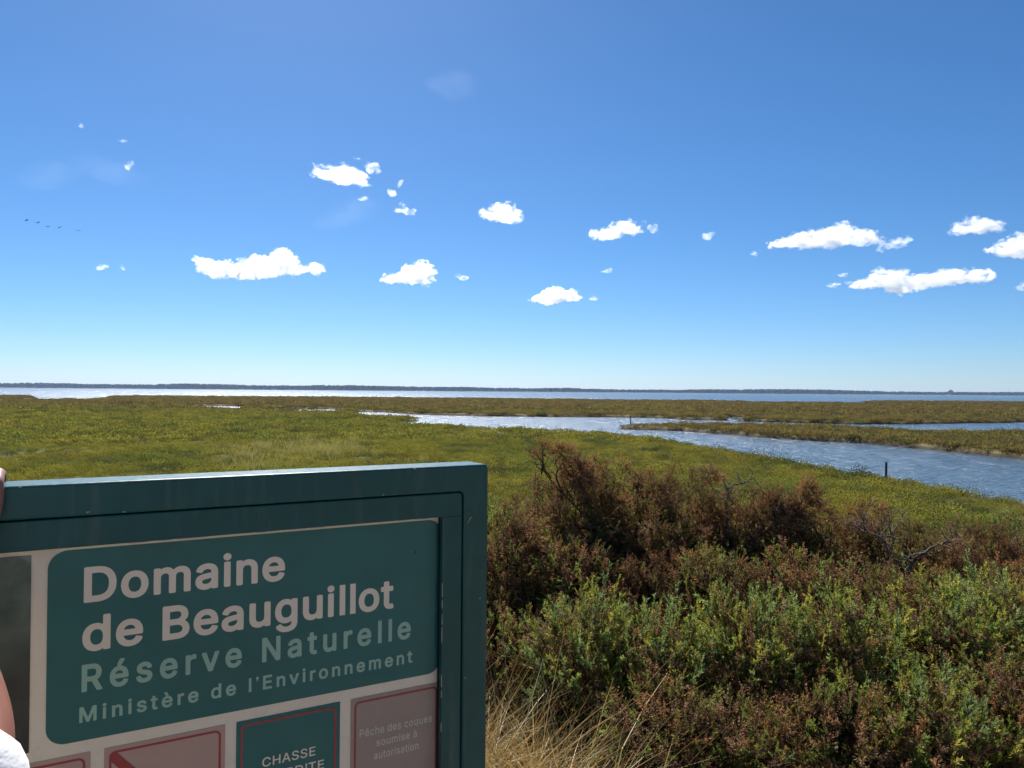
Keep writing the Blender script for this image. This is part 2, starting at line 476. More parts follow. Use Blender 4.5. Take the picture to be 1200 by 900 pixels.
# ------------------------------------------------------------------ scattering (geometry nodes) for masses nobody could count
def scatter(name, pts, rot, scl, proto_mesh, label, cat):
    """one 'stuff' object: proto_mesh on every point, with rotation and scale attributes"""
    me = bpy.data.meshes.new(name)
    me.vertices.add(len(pts)); me.vertices.foreach_set('co', np.asarray(pts, np.float32).ravel())
    at = me.attributes.new('rot', 'FLOAT_VECTOR', 'POINT'); at.data.foreach_set('vector', np.asarray(rot, np.float32).ravel())
    at = me.attributes.new('scl', 'FLOAT_VECTOR', 'POINT'); at.data.foreach_set('vector', np.asarray(scl, np.float32).ravel())
    proto = bpy.data.objects.new(name + '_piece', proto_mesh)
    g = bpy.data.node_groups.new(name, 'GeometryNodeTree')
    g.interface.new_socket('Geometry', in_out='INPUT', socket_type='NodeSocketGeometry')
    g.interface.new_socket('Geometry', in_out='OUTPUT', socket_type='NodeSocketGeometry')
    N, L = g.nodes, g.links
    gi, go = N.new('NodeGroupInput'), N.new('NodeGroupOutput')
    oi = N.new('GeometryNodeObjectInfo'); oi.inputs['Object'].default_value = proto; oi.inputs['As Instance'].default_value = True
    ip = N.new('GeometryNodeInstanceOnPoints')
    ar = N.new('GeometryNodeInputNamedAttribute'); ar.data_type = 'FLOAT_VECTOR'; ar.inputs['Name'].default_value = 'rot'
    as_ = N.new('GeometryNodeInputNamedAttribute'); as_.data_type = 'FLOAT_VECTOR'; as_.inputs['Name'].default_value = 'scl'
    e2r = N.new('FunctionNodeEulerToRotation')
    L.new(gi.outputs[0], ip.inputs['Points']); L.new(oi.outputs['Geometry'], ip.inputs['Instance'])
    L.new(ar.outputs['Attribute'], e2r.inputs[0]); L.new(e2r.outputs[0], ip.inputs['Rotation'])
    L.new(as_.outputs['Attribute'], ip.inputs['Scale']); L.new(ip.outputs[0], go.inputs[0])
    o = mesh_obj(name, me)
    md = o.modifiers.new('scatter', 'NODES'); md.node_group = g
    return tag(o, label, cat, kind='stuff')


# --- far wood
def blob_tree(rng):
    mb = MB()
    import bmesh
    for k in range(3):
        bm = bmesh.new(); bmesh.ops.create_icosphere(bm, subdivisions=2, radius=1.0)
        v = np.array([p.co for p in bm.verts]); f = np.array([[q.index for q in p.verts] for p in bm.faces]); bm.free()
        v = v * (1 + 0.35 * fbm(v * 1.7 + k * 9, 3, 61)[:, None])
        v = v * np.array([0.42, 0.42, 0.36]) + np.array([rng.uniform(-.35, .35), rng.uniform(-.3, .3), 0.45 + 0.2 * k])
        mb.add(v, f)
    mb.tube([(0, 0, -0.1), (0, 0, 0.5)], 0.05, 5)
    return mb
m_wood, nt = new_mat('far_foliage')
oi = nt.n('ShaderNodeObjectInfo')
c1 = ramp(nt, oi.outputs['Random'], [(0, (0.018, 0.032, 0.012)), (0.5, (0.030, 0.042, 0.016)), (1, (0.042, 0.048, 0.020))])
d = nt.n('ShaderNodeBsdfDiffuse'); nt.l(c1.outputs[0], d.inputs[0]); nt.l(d.outputs[0], nt.out.inputs['Surface'])
r_ = np.random.default_rng(5)
n = 8000
tx = r_.uniform(-4300, 4300, n)
rowd = r_.choice([60, 140, 260, 420], n)
dens = fbm(np.column_stack([tx * 0.004, rowd * 0.01]), 3, 71)
kp = dens > -0.75
tx, rowd, dens = tx[kp], rowd[kp], dens[kp]
ty = np.interp(tx, sx, sy) + rowd + r_.uniform(-20, 20, len(tx))
hh = (11.5 + 5 * r_.random(len(tx)) + 4 * dens + 5 * fbm(np.column_stack([tx * 0.0035, tx * 0]), 3, 73)) * np.interp(tx, [-3000, 0, 3000], [1.35, 1.0, 0.95])
ww = hh * r_.uniform(0.9, 1.6, len(tx))
scatter('far_wood', np.column_stack([tx, ty, np.full(len(tx), 2.5)]), np.column_stack([tx * 0, tx * 0, r_.uniform(0, 6.28, len(tx))]),
        np.column_stack([ww, ww, hh]), blob_tree(r_).mesh('far_tree', m_wood, True), 'dark blue-green line of woods along the far shore', 'woods')

# --- marsh vegetation pieces
m_veg, nt = new_mat('marsh_plants')
oi = nt.n('ShaderNodeObjectInfo')
c = marsh_color(nt)
va = nt.n('ShaderNodeVertexColor', _layer_name='Col')
c = mix_col(nt, 1.0, c, va.outputs[0], 'MULTIPLY')
hv = nt.n('ShaderNodeHueSaturation')
mh = nt.n('ShaderNodeMapRange'); mh.inputs['To Min'].default_value = 0.486; mh.inputs['To Max'].default_value = 0.514
mv = nt.n('ShaderNodeMapRange'); mv.inputs['To Min'].default_value = 0.82; mv.inputs['To Max'].default_value = 1.2
nt.l(oi.outputs['Random'], mh.inputs[0]); nt.l(oi.outputs['Random'], mv.inputs[0])
nt.l(mh.outputs[0], hv.inputs['Hue']); nt.l(mv.outputs[0], hv.inputs['Value']); nt.l(c, hv.inputs['Color'])
leaf_shader(nt, hv.outputs[0], 0.42, 0.008, 1.2)


def clump_mesh(rng, n=150, r=0.26, h=0.22, leaf=0.034):
    """low fleshy marsh shrub"""
    mb = MB()
    th = rng.uniform(0, 2 * math.pi, n); q = np.sqrt(rng.random(n)); u = rng.random(n) ** 0.6
    c = np.column_stack([np.cos(th) * q * r, np.sin(th) * q * r, u * h * np.sqrt(np.clip(1 - 0.8 * q * q, 0.1, 1))])
    for k in range(n):
        a = rng.normal(size=3); a[2] = abs(a[2]) + 0.7; a /= np.linalg.norm(a)
        b = np.cross(a, rng.normal(size=3)); b /= np.linalg.norm(b)
        L = leaf * rng.uniform(0.7, 1.4); w = L * 0.2
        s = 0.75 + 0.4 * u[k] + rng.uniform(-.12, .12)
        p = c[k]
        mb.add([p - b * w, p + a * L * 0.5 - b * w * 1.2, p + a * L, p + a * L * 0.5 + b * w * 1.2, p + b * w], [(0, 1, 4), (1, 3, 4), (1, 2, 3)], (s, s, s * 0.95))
    return mb.mesh('marsh_shrub', m_veg)


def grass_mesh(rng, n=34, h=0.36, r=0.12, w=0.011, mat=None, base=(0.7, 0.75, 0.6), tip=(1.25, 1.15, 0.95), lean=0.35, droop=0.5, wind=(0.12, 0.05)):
    mb = MB()
    for k in range(n):
        th = rng.uniform(0, 2 * math.pi); q = math.sqrt(rng.random()) * r
        p = np.array([math.cos(th) * q, math.sin(th) * q, -0.02])
        L = h * rng.uniform(0.6, 1.15)
        d = np.array([math.cos(th) * lean * rng.uniform(.2, 1) + wind[0], math.sin(th) * lean * rng.uniform(.2, 1) + wind[1], 1.0]); d /= np.linalg.norm(d)
        side = np.cross(d, (0, 0, 1) if abs(d[2]) < .98 else (1, 0, 0)); side /= np.linalg.norm(side) + 1e-9
        sr = rng.uniform(0, math.pi); side = side * math.cos(sr) + np.cross(d, side) * math.sin(sr)
        hor = np.array([d[0], d[1], 0]); hor /= np.linalg.norm(hor) + 1e-6
        pts = [p + d * L * t + (hor * 0.5 - np.array([0, 0, 0.35])) * droop * L * t * t for t in (0, .35, .7, 1)]
        ww = [w, w * .9, w * .6, 0]
        v = []; cc = []
        for i, pt in enumerate(pts):
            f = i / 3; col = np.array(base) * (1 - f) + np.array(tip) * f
            v += [pt - side * ww[i] / 2, pt + side * ww[i] / 2] if i < 3 else [pt]; cc += [col, col] if i < 3 else [col]
        mb.add(v, [(0, 1, 3), (0, 3, 2), (2, 3, 5), (2, 5, 4), (4, 5, 6)], np.array(cc))
    return mb.mesh('grass_tuft', mat or m_veg)


def fan_points(rng, r0, r1, per_m2, half=46):
    A = math.radians(half) * (r1 * r1 - r0 * r0)
    n = int(A * per_m2)
    r = np.sqrt(rng.random(n) * (r1 * r1 - r0 * r0) + r0 * r0); a = np.radians(rng.uniform(-half, half, n))
    p = np.column_stack([r * np.sin(a), r * np.cos(a)])
    z = terrain(p)
    return p, z


def veg(name, rng, r0, r1, dens, mesh, smin, smax, label, cat, cond=None, zs=1.0, zmin=0.15, half=46):
    p, z = fan_points(rng, r0, r1, dens, half)
    k = (z > zmin) & (p[:, 1] > 8.5)
    k &= bare_mud(p) < 0.45
    if cond is not None: k &= cond(p)
    p, z = p[k], z[k]; n = len(p)
    s = rng.uniform(smin, smax, n) * (1 + 0.45 * fbm(p * 0.35, 2, 81))
    scatter(name, np.column_stack([p, z - 0.02]), np.column_stack([rng.uniform(-.15, .15, n), rng.uniform(-.15, .15, n), rng.uniform(0, 6.28, n)]),
            np.column_stack([s, s, s * zs * rng.uniform(0.75, 1.25, n)]), mesh, label, cat)
    return n


r_ = np.random.default_rng(12)
n1 = lambda p: fbm(p * 0.10, 3, 91)
cnt = 0
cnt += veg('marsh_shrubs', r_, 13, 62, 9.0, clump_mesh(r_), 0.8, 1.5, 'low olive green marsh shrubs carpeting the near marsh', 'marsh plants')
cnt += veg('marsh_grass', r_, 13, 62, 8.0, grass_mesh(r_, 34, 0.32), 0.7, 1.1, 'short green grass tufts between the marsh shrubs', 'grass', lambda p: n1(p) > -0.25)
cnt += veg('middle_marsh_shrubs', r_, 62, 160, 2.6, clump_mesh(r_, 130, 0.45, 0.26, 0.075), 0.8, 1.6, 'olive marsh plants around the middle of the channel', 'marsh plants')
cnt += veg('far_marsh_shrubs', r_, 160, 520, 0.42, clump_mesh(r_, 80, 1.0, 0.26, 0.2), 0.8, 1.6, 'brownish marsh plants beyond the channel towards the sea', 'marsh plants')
# darker, taller bushes dotted over the marsh and along the banks
dark_m, nt = new_mat('dark_marsh_bush')
va = nt.n('ShaderNodeVertexColor', _layer_name='Col')
leaf_shader(nt, mix_col(nt, 1.0, (0.040, 0.054, 0.021), va.outputs[0], 'MULTIPLY'), 0.3)
dm = clump_mesh(r_, 220, 0.42, 0.55, 0.036); dm.materials.clear(); dm.materials.append(dark_m)
veg('dark_marsh_bushes', r_, 16, 220, 0.8, dm, 0.55, 1.35, 'darker green bushes dotted over the marsh and its banks', 'marsh plants', lambda p: (fbm(p * np.array([0.13, 0.22]), 3, 95) > 0.30) | ((water_depth(p) > -2.2) & (fbm(p * 0.3, 2, 96) > 0.15)), zmin=0.24)
# yellow reedy grass behind the sign
m_tan = mat_vcol_leaf('tan_grass', 0.4, 0.04)
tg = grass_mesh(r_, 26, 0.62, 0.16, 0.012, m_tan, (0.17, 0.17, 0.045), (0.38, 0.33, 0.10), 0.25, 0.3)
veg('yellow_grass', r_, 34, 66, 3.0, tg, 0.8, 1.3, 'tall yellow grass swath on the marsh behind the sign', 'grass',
    lambda p: np.exp(-(((p[:, 0] + 13.5) / 5.0) ** 2 + ((p[:, 1] - 48) / 9.0) ** 2)) + 0.5 * fbm(p * 0.4, 3, 97) + 0.5 * (np.random.default_rng(2).random(len(p)) - 0.5) > 0.5)

# ================================================================== THINGS
# ------------------------------------------------------------------ clouds (azimuth, elevation, half width, half height in degrees)
CLOUDS = [
    ('long lumpy white cloud low on the left', 0, [(-21.76,8.43,0.81,0.57),(-20.77,8.26,1.05,0.63),(-19.54,8.16,1.18,0.51),(-18.12,8.54,1.07,0.76),(-16.8,8.91,0.96,0.82),(-15.8,8.48,0.96,0.44),(-14.45,8.67,0.67,0.44)]),
    ('ragged white cloud high left of centre, largest of its patch', 0, [(-13.5,15.26,0.95,0.51),(-12.29,15.16,1.19,0.7),(-11.38,14.99,0.72,0.44),(-14.1,15.62,0.47,0.32)]),
    ('small cloud tuft just right of the ragged high cloud', 1, [(-10.41,15.85,0.6,0.51),(-9.85,15.54,0.36,0.25),(-11.52,16.37,0.48,0.19)]),
    ('wispy small cloud between the high tuft and the slanted one', 1, [(-8.79,14.18,0.48,0.32),(-8.42,14.85,0.36,0.32)]),
    ('small slanted cloud below the wispy one, high left of centre', 1, [(-8.16,13.2,0.67,0.38),(-7.66,12.86,0.49,0.32)]),
    ('tiny cloud fleck under the ragged high cloud', 1, [(-11.0,13.66,0.48,0.25)]),
    ('rounded white cloud alone near the top centre', 0, [(-1.68,12.83,0.68,0.38),(-0.73,13.02,1.05,0.7),(-0.1,12.79,0.68,0.57)]),
    ('wedge-shaped white cloud with a peak at its right end', 0, [(-8.85,8.03,0.87,0.32),(-7.74,8.24,1.12,0.51),(-6.87,8.57,0.81,0.76),(-6.37,8.09,0.5,0.44)]),
    ('tiny cloud right of the wedge-shaped cloud', 1, [(-3.79,8.33,0.5,0.25)]),
    ('lowest white cloud at the centre, flat below and domed on top', 0, [(2.48,6.83,1.19,0.44),(3.24,7.15,1.25,0.57),(4.25,6.9,0.88,0.32)]),
    ('broken white cloud right of centre with a tail to the right', 0, [(6.22,11.44,0.62,0.38),(7.16,11.54,0.86,0.51),(8.21,11.94,0.86,0.51),(8.84,11.69,0.55,0.32)]),
    ('small cloud tuft at the tail of the broken cloud', 1, [(10.31,11.77,0.49,0.32),(9.63,12.21,0.24,0.19)]),
    ('small lone cloud between the broken cloud and the long right one', 1, [(14.31,11.28,0.6,0.38)]),
    ('tiny cloud streak right above the lowest centre cloud', 1, [(6.87,8.86,0.5,0.19)]),
    ('long flat white cloud on the right with a thin left tip', 0, [(19.41,10.39,1.17,0.32),(21.08,10.52,1.45,0.57),(22.72,10.64,1.61,0.7),(24.32,10.42,1.13,0.57)]),
    ('small cloud touching the right end of the long flat one', 1, [(26.28,9.94,0.95,0.44),(25.62,9.77,0.51,0.32),(26.99,9.94,0.44,0.25)]),
    ('uppermost cloud near the right photo edge', 0, [(30.31,10.52,0.75,0.38),(31.15,10.64,0.9,0.51),(31.93,10.41,0.53,0.32)]),
    ('white cloud cut by the right photo edge, under the uppermost one', 0, [(32.61,9.04,0.95,0.51),(33.41,9.02,1.04,0.63)]),
    ('longest cloud low on the right, sagging in the middle', 0, [(24.33,7.37,0.86,0.38),(25.88,7.63,1.24,0.63),(26.65,7.25,1.12,0.63),(28.14,7.33,1.38,0.51),(29.6,7.52,1.42,0.51),(31.02,7.53,1.18,0.44)]),
    ('faint cloud scrap touching the left tip of the longest low cloud', 1, [(22.46,7.34,0.58,0.25)]),
    ('faint scrap above the left tip of the longest low cloud', 1, [(23.16,8.06,0.4,0.19)]),
    ('tiny cloud at the right photo edge, low down', 1, [(33.42,6.73,0.42,0.32)]),
    ('small bright cloud fleck high on the left', 1, [(-26.47,14.48,0.33,0.38)]),
    ('left one of two small clouds low on the left', 1, [(-27.95,7.86,0.39,0.25)]),
    ('right one of two small clouds low on the left', 1, [(-26.85,7.95,0.22,0.19)]),
    ('faint scrap left of the long flat right cloud', 1, [(17.36,9.79,0.36,0.25)]),
    ('tiny scrap right of the lowest centre cloud', 1, [(6.07,6.83,0.44,0.19)]),
    ('faint streak above the bright fleck high on the left', 1, [(-26.95,15.95,0.33,0.16)]),
    ('highest tiny cloud speck on the left', 1, [(-29.32,16.52,0.21,0.19)]),
]
CLOUD_BASE = 1100.0


def cloud_mat(name, dens, cell=70.0, lo=0.40, hi=0.58, step=0.12):
    """vapour: white, forward scattering, torn by noise so that the edges fray"""
    m, nt = new_mat(name)
    v = nt.n('ShaderNodeVolumeScatter'); v.inputs['Color'].default_value = (1, 1, 1, 1)
    v.inputs['Anisotropy'].default_value = 0.6
    tc = nt.n('ShaderNodeTexCoord').outputs['Object']
    n = noise_tex(nt, 1.0 / cell, 5, 0.62, tc, stretch=(0.8, 1, 1.15))
    mr = nt.n('ShaderNodeMapRange'); mr.interpolation_type = 'SMOOTHSTEP'
    mr.inputs['From Min'].default_value = lo; mr.inputs['From Max'].default_value = hi; mr.inputs['To Max'].default_value = dens
    nt.l(n.outputs[0], mr.inputs['Value']); nt.l(mr.outputs[0], v.inputs['Density'])
    nt.l(v.outputs[0], nt.out.inputs['Volume'])
    m.cycles.volume_step_rate = step
    return m
m_cloud_thick, m_cloud_thin, m_cloud_veil = cloud_mat('cloud_vapour', 0.05, 60.0, 0.42, 0.66), cloud_mat('thin_cloud_vapour', 0.03, 38.0, 0.44, 0.70), cloud_mat('veil_vapour', 0.00028, 320.0, 0.42, 0.75, 0.6)
import bmesh
_bm = bmesh.new(); bmesh.ops.create_icosphere(_bm, subdivisions=3, radius=1.0)
ICO_V = np.array([p.co for p in _bm.verts]); ICO_F = np.array([[q.index for q in p.verts] for p in _bm.faces]); _bm.free()


def make_cloud(idx, label, blobs, thin):
    rng = np.random.default_rng(300 + idx)
    el = np.mean([q[1] for q in blobs]); dist = CLOUD_BASE / math.tan(math.radians(el))
    az0 = np.mean([q[0] for q in blobs]); k = dist * math.pi / 180
    core0 = list(blobs)
    blobs = [(*q, 0) for q in blobs]
    if thin:                                                      # a scrap: only a swarm of small tufts, denser in the middle
        blobs = [(a + rx * rng.uniform(-.6, .6), e + ry * rng.uniform(-.5, .5), rx * rng.uniform(0.35, 0.75), ry * rng.uniform(0.4, 0.8), rng.uniform(-.4, .4)) for (a, e, rx, ry, _) in blobs for _j in range(5)]
    else:
        for (a, e, rx, ry, _) in list(blobs):                     # billows and ragged bits round the edge
            for j in range(16):
                th = rng.uniform(0, 2 * math.pi); g = 0.08 + 0.24 * rng.random() ** 2; q = rng.uniform(0.80, 1.08 - 0.5 * g)
                blobs.append((a + math.cos(th) * rx * q, e + math.sin(th) * ry * q * (1.0 if math.sin(th) > 0 else 0.85), ry * g * rng.uniform(0.9, 1.8), ry * g, rng.uniform(-.5, .5)))
    def hull(bl, thin, seed):
        mb = MB(); big = max(q[3] for q in bl) * k if not thin else ref
        for (a, e, rx, ry, dy) in bl:
            dep = 0.5 * (rx + ry) * k
            mb.add(ICO_V * np.array([rx * k, dep, ry * k]) + np.array([(a - az0) * k, dy * (dep if not thin else ref), (e - el) * k]), ICO_F)
        me = mb.mesh('cloud')
        tmp = bpy.data.objects.new('cloud_tmp', me); COL.objects.link(tmp)
        rm = tmp.modifiers.new('r', 'REMESH'); rm.mode = 'VOXEL'; rm.voxel_size = max(big / (11 if not thin else 8), 2.0)
        out = bpy.data.meshes.new_from_object(tmp.evaluated_get(bpy.context.evaluated_depsgraph_get()))
        bpy.data.objects.remove(tmp)
        v = np.empty(len(out.vertices) * 3, np.float32); out.vertices.foreach_get('co', v); v = v.reshape(-1, 3).astype(float)
        n = np.empty(len(out.vertices) * 3, np.float32); out.vertex_normals.foreach_get('vector', n); n = n.reshape(-1, 3)
        s = 1.0 / big
        d = 0.55 * np.abs(fbm(v * s * 1.6 + seed * 7, 4, 400 + seed, 0.6)) - 0.22 + 0.35 * fbm(v * s * 0.8 + seed * 3, 2, 430 + seed)
        d *= np.where(n[:, 2] < -0.3, 0.55, 1.0)
        d += 0.40 * np.abs(fbm(v * s * 4.5 + seed, 4, 460 + seed, 0.65)) - 0.10
        v = v + n * (d * big * (0.6 if not thin else 0.9))[:, None]
        v = v + np.column_stack([fbm(v * s * 3 + 5 * k_, 3, 480 + k_) for k_ in range(3)]) * big * 0.26
        out.vertices.foreach_set('co', v.astype(np.float32).ravel()); out.update()
        out.materials.clear(); out.materials.append(m_cloud_thin if thin else m_cloud_thick)
        out.name = 'cloud'
        return out
    ref = max(q[3] for q in core0) * k
    a = math.radians(az0)
    o = mesh_obj('cloud', hull(blobs, thin, idx), loc=(math.sin(a) * dist, math.cos(a) * dist, EYE + CLOUD_BASE))
    o.rotation_euler = (0, 0, -a)
    if not thin:                                                  # frayed vapour round the body
        w = []
        for (a_, e, rx, ry) in core0:
            for j in range(14):
                th = rng.uniform(0, 2 * math.pi); g = rng.uniform(0.25, 0.55); q = rng.uniform(0.75, 1.05)
                w.append((a_ + math.cos(th) * rx * q, e + math.sin(th) * ry * (q if math.sin(th) > 0 else 0.9 * q), ry * g * rng.uniform(1.0, 2.6), ry * g, rng.uniform(-.6, .6)))
        mesh_obj('wisps', hull(w, True, idx + 50), o)['kind'] = 'stuff'
    tag(o, label, 'cloud', 'fair weather clouds over the bay')


for i, (lab, thin, bl) in enumerate(CLOUDS): make_cloud(i, lab, bl, thin)
# faint veils of vapour high up
for i, (az, el, wd, ht, lab) in enumerate(((-27.5, 14.0, 2.6, 0.9, 'faint veil of cloud high on the left, below the bright fleck'), (-31.0, 13.2, 2.2, 0.8, 'faint veil of cloud at the left photo edge above the birds'),
                                           (-4.5, 21.5, 2.2, 1.0, 'faint veil of cloud near the top centre'), (-12.0, 12.6, 2.6, 0.9, 'faint veil under the ragged high cloud'))):
    d_ = CLOUD_BASE / math.tan(math.radians(el)); k_ = d_ * math.pi / 180; a = math.radians(az)
    v = ICO_V * (1 + 0.5 * fbm(ICO_V * 1.8 + i * 4, 3, 600 + i)[:, None]) * np.array([wd * k_, ht * k_ * 2, ht * k_])
    o = mesh_obj('cloud_veil', np_mesh('cloud_veil', v, ICO_F, m_cloud_veil, smooth=True), loc=(math.sin(a) * d_, math.cos(a) * d_, EYE + CLOUD_BASE)); o.rotation_euler = (0, 0.25 * (-1) ** i, -a)
    tag(o, lab, 'cloud', 'fair weather clouds over the bay')

# ------------------------------------------------------------------ birds
m_bird = mat_paint('bird_plumage', (0.045, 0.042, 0.040), 0.7, 0.3, 40)
BIRDS = [(-32.25, 10.37, 0.12, 'leftmost bird of the flying line in the sky'), (-31.65, 10.29, 0.28, 'second bird from the left in the flying line'),
         (-31.1, 10.12, 0.16, 'middle bird of the flying line in the sky'), (-30.49, 10.11, 0.75, 'fourth bird in the line, with wings raised high'),
         (-29.44, 10.03, 0.5, 'rightmost bird trailing a gap behind the flying line')]
for i, (az, el, up, lab) in enumerate(BIRDS):
    D = 170.0; a = math.radians(az)
    mb = MB()
    xs = np.linspace(-0.24, 0.26, 9)
    mb.tube(np.column_stack([xs, xs * 0, 0.02 * np.sin(xs * 5)]), [0.006, 0.03, 0.05, 0.056, 0.05, 0.036, 0.03, 0.026, 0.006], 8)
    for sg in (-1, 1):
        sp = [(0.0, 0.10, 0.0), (0.22, 0.10, up * 0.22), (0.48, 0.0, up * 0.36)]
        ch = [0.13, 0.12, 0.02]; v = []
        for (y, x, z), c_ in zip(sp, ch):
            for dz in (0.006, -0.006): v += [(x, sg * y, z + dz), (x - c_ * 0.5, sg * y, z + dz * 2), (x - c_, sg * y, z + dz)]
        f = []
        for s_ in range(2):
            o_ = s_ * 6
            f += [(o_, o_ + 1, o_ + 7, o_ + 6), (o_ + 1, o_ + 2, o_ + 8, o_ + 7), (o_ + 3, o_ + 9, o_ + 10, o_ + 4), (o_ + 4, o_ + 10, o_ + 11, o_ + 5), (o_, o_ + 6, o_ + 9, o_ + 3), (o_ + 2, o_ + 5, o_ + 11, o_ + 8)]
        mb.add(v, f)
    o = mesh_obj('bird', mb.mesh('bird', m_bird, True), loc=(math.sin(a) * D, math.cos(a) * D, EYE + D * math.tan(math.radians(el))))
    o.rotation_euler = (0.1 * i - 0.2, 0, -a + 0.25 * i + 0.3); o.scale = (1.35, 1.35, 1.35)
    tag(o, lab, 'bird', 'birds flying in a line')

# ------------------------------------------------------------------ wooden posts in the channel
m_post, nt = new_mat('weathered_wood')
tc = nt.n('ShaderNodeTexCoord').outputs['Object']
c1 = ramp(nt, noise_tex(nt, 9, 5, 0.6, tc, stretch=(4, 4, 0.6)).outputs[0], [(0.3, (0.030, 0.024, 0.020)), (0.7, (0.085, 0.07, 0.058))])
b = nt.n('ShaderNodeBsdfPrincipled'); b.inputs['Roughness'].default_value = 0.9; nt.l(c1.outputs[0], b.inputs['Base Color'])
nt.l(b.outputs[0], nt.out.inputs['Surface'])
for (x, y, w, top, lab) in ((20.1, 41.5, 0.062, 0.86, 'dark wooden post standing at the near bank of the channel'),
                            (16.0, 104.2, 0.065, 1.30, 'distant dark wooden post standing in the channel by the island tip')):
    th = np.linspace(0, 2 * math.pi, 10, endpoint=False)
    mb = MB(); r_ = np.random.default_rng(int(x))
    lv = [-0.6, 0.0, 0.35 * top, 0.7 * top, top - 0.04, top - 0.01, top]; rs = [1.05, 1.05, 1, .98, .97, .85, .5]
    v = []
    for z, s in zip(lv, rs):
        for t in th: v.append((w * s * math.cos(t) * (1 + .08 * math.sin(3 * t)) + 0.01 * z, w * s * math.sin(t), z + (0.02 * math.cos(t) if z > top - .05 else 0)))
    f = [(i * 10 + j, i * 10 + (j + 1) % 10, (i + 1) * 10 + (j + 1) % 10, (i + 1) * 10 + j) for i in range(6) for j in range(10)]
    mb.add(v, f); mb.add(v[-10:] + [(0.01 * top, 0, top + 0.004)], [(j, (j + 1) % 10, 10) for j in range(10)])
    o = mesh_obj('wooden_post', mb.mesh('wooden_post', m_post, False), loc=(x, y, 0.0))
    tag(o, lab, 'post', 'posts marking the channel')

# ------------------------------------------------------------------ far shore details
m_pale = mat_paint('far_render_wall', (0.55, 0.52, 0.46), 0.8, 0.2, 0.2)
m_roof = mat_paint('far_slate', (0.10, 0.09, 0.09), 0.7, 0.3, 0.2)
for (x, d, w, h, lab) in ((-1935, 45, 60, 5, 'long pale building at the foot of the far left woods'), (-1240, 45, 30, 4, 'small pale house on the far shore, right of the long building')):
    e = empty('far_building', (x, float(np.interp(x, sx, sy)) + d, 1.4))
    mb = MB(); mb.box(-w / 2, w / 2, -6, 6, -0.6, h); mesh_obj('wall', mb.mesh('wall', m_pale), e)
    mb = MB(); mb.add([(-w / 2 - 1, -7, h), (w / 2 + 1, -7, h), (w / 2 + 1, 0, h + 3), (-w / 2 - 1, 0, h + 3), (-w / 2 - 1, 7, h), (w / 2 + 1, 7, h)], [(0, 1, 2, 3), (3, 2, 5, 4)])
    mesh_obj('roof', mb.mesh('roof', m_roof), e)
    tag(e, lab, 'building')
x = 165.0; y = float(np.interp(x, sx, sy)) + 40
e = empty('harbour_crane', (x, y, 1.0))
mb = MB(); mb.box(-2, 2, -2, 2, -1, 19); mb.box(-9, -2, -3, 3, 8, 13); mesh_obj('tower', mb.mesh('tower', m_roof), e)
mb = MB(); mb.tube([(-14, 0, 18), (26, 0, 23)], 0.8, 5); mb.box(-16, -12, -2, 2, 15, 18); mesh_obj('jib', mb.mesh('jib', m_roof), e)
tag(e, 'tiny dark crane-like tower on the far shore near the middle', 'tower')
for (x, h, lab) in ((2330, 30, 'lone tall tree cluster rising above the right far shore'),):
    y = float(np.interp(x, sx, sy)) + 80
    e = empty('tree', (x, y, 2.0))
    mb = MB(); mb.tube([(0, 0, -1), (0, 0, h * 0.5)], [1.2, 0.7], 6); mesh_obj('trunk', mb.mesh('trunk', m_post), e)
    mb = MB(); r_ = np.random.default_rng(3)
    for k in range(9):
        v = ICO_V * (1 + 0.4 * fbm(ICO_V * 1.6 + k * 5, 3, 90)[:, None])
        mb.add(v * np.array([5, 5, 4]) * r_.uniform(.7, 1.2) + np.array([r_.uniform(-11, 11), r_.uniform(-5, 5), h * r_.uniform(0.3, 0.85)]), ICO_F)
    mesh_obj('crown', mb.mesh('crown', m_wood, True), e)
    tag(e, lab, 'tree')

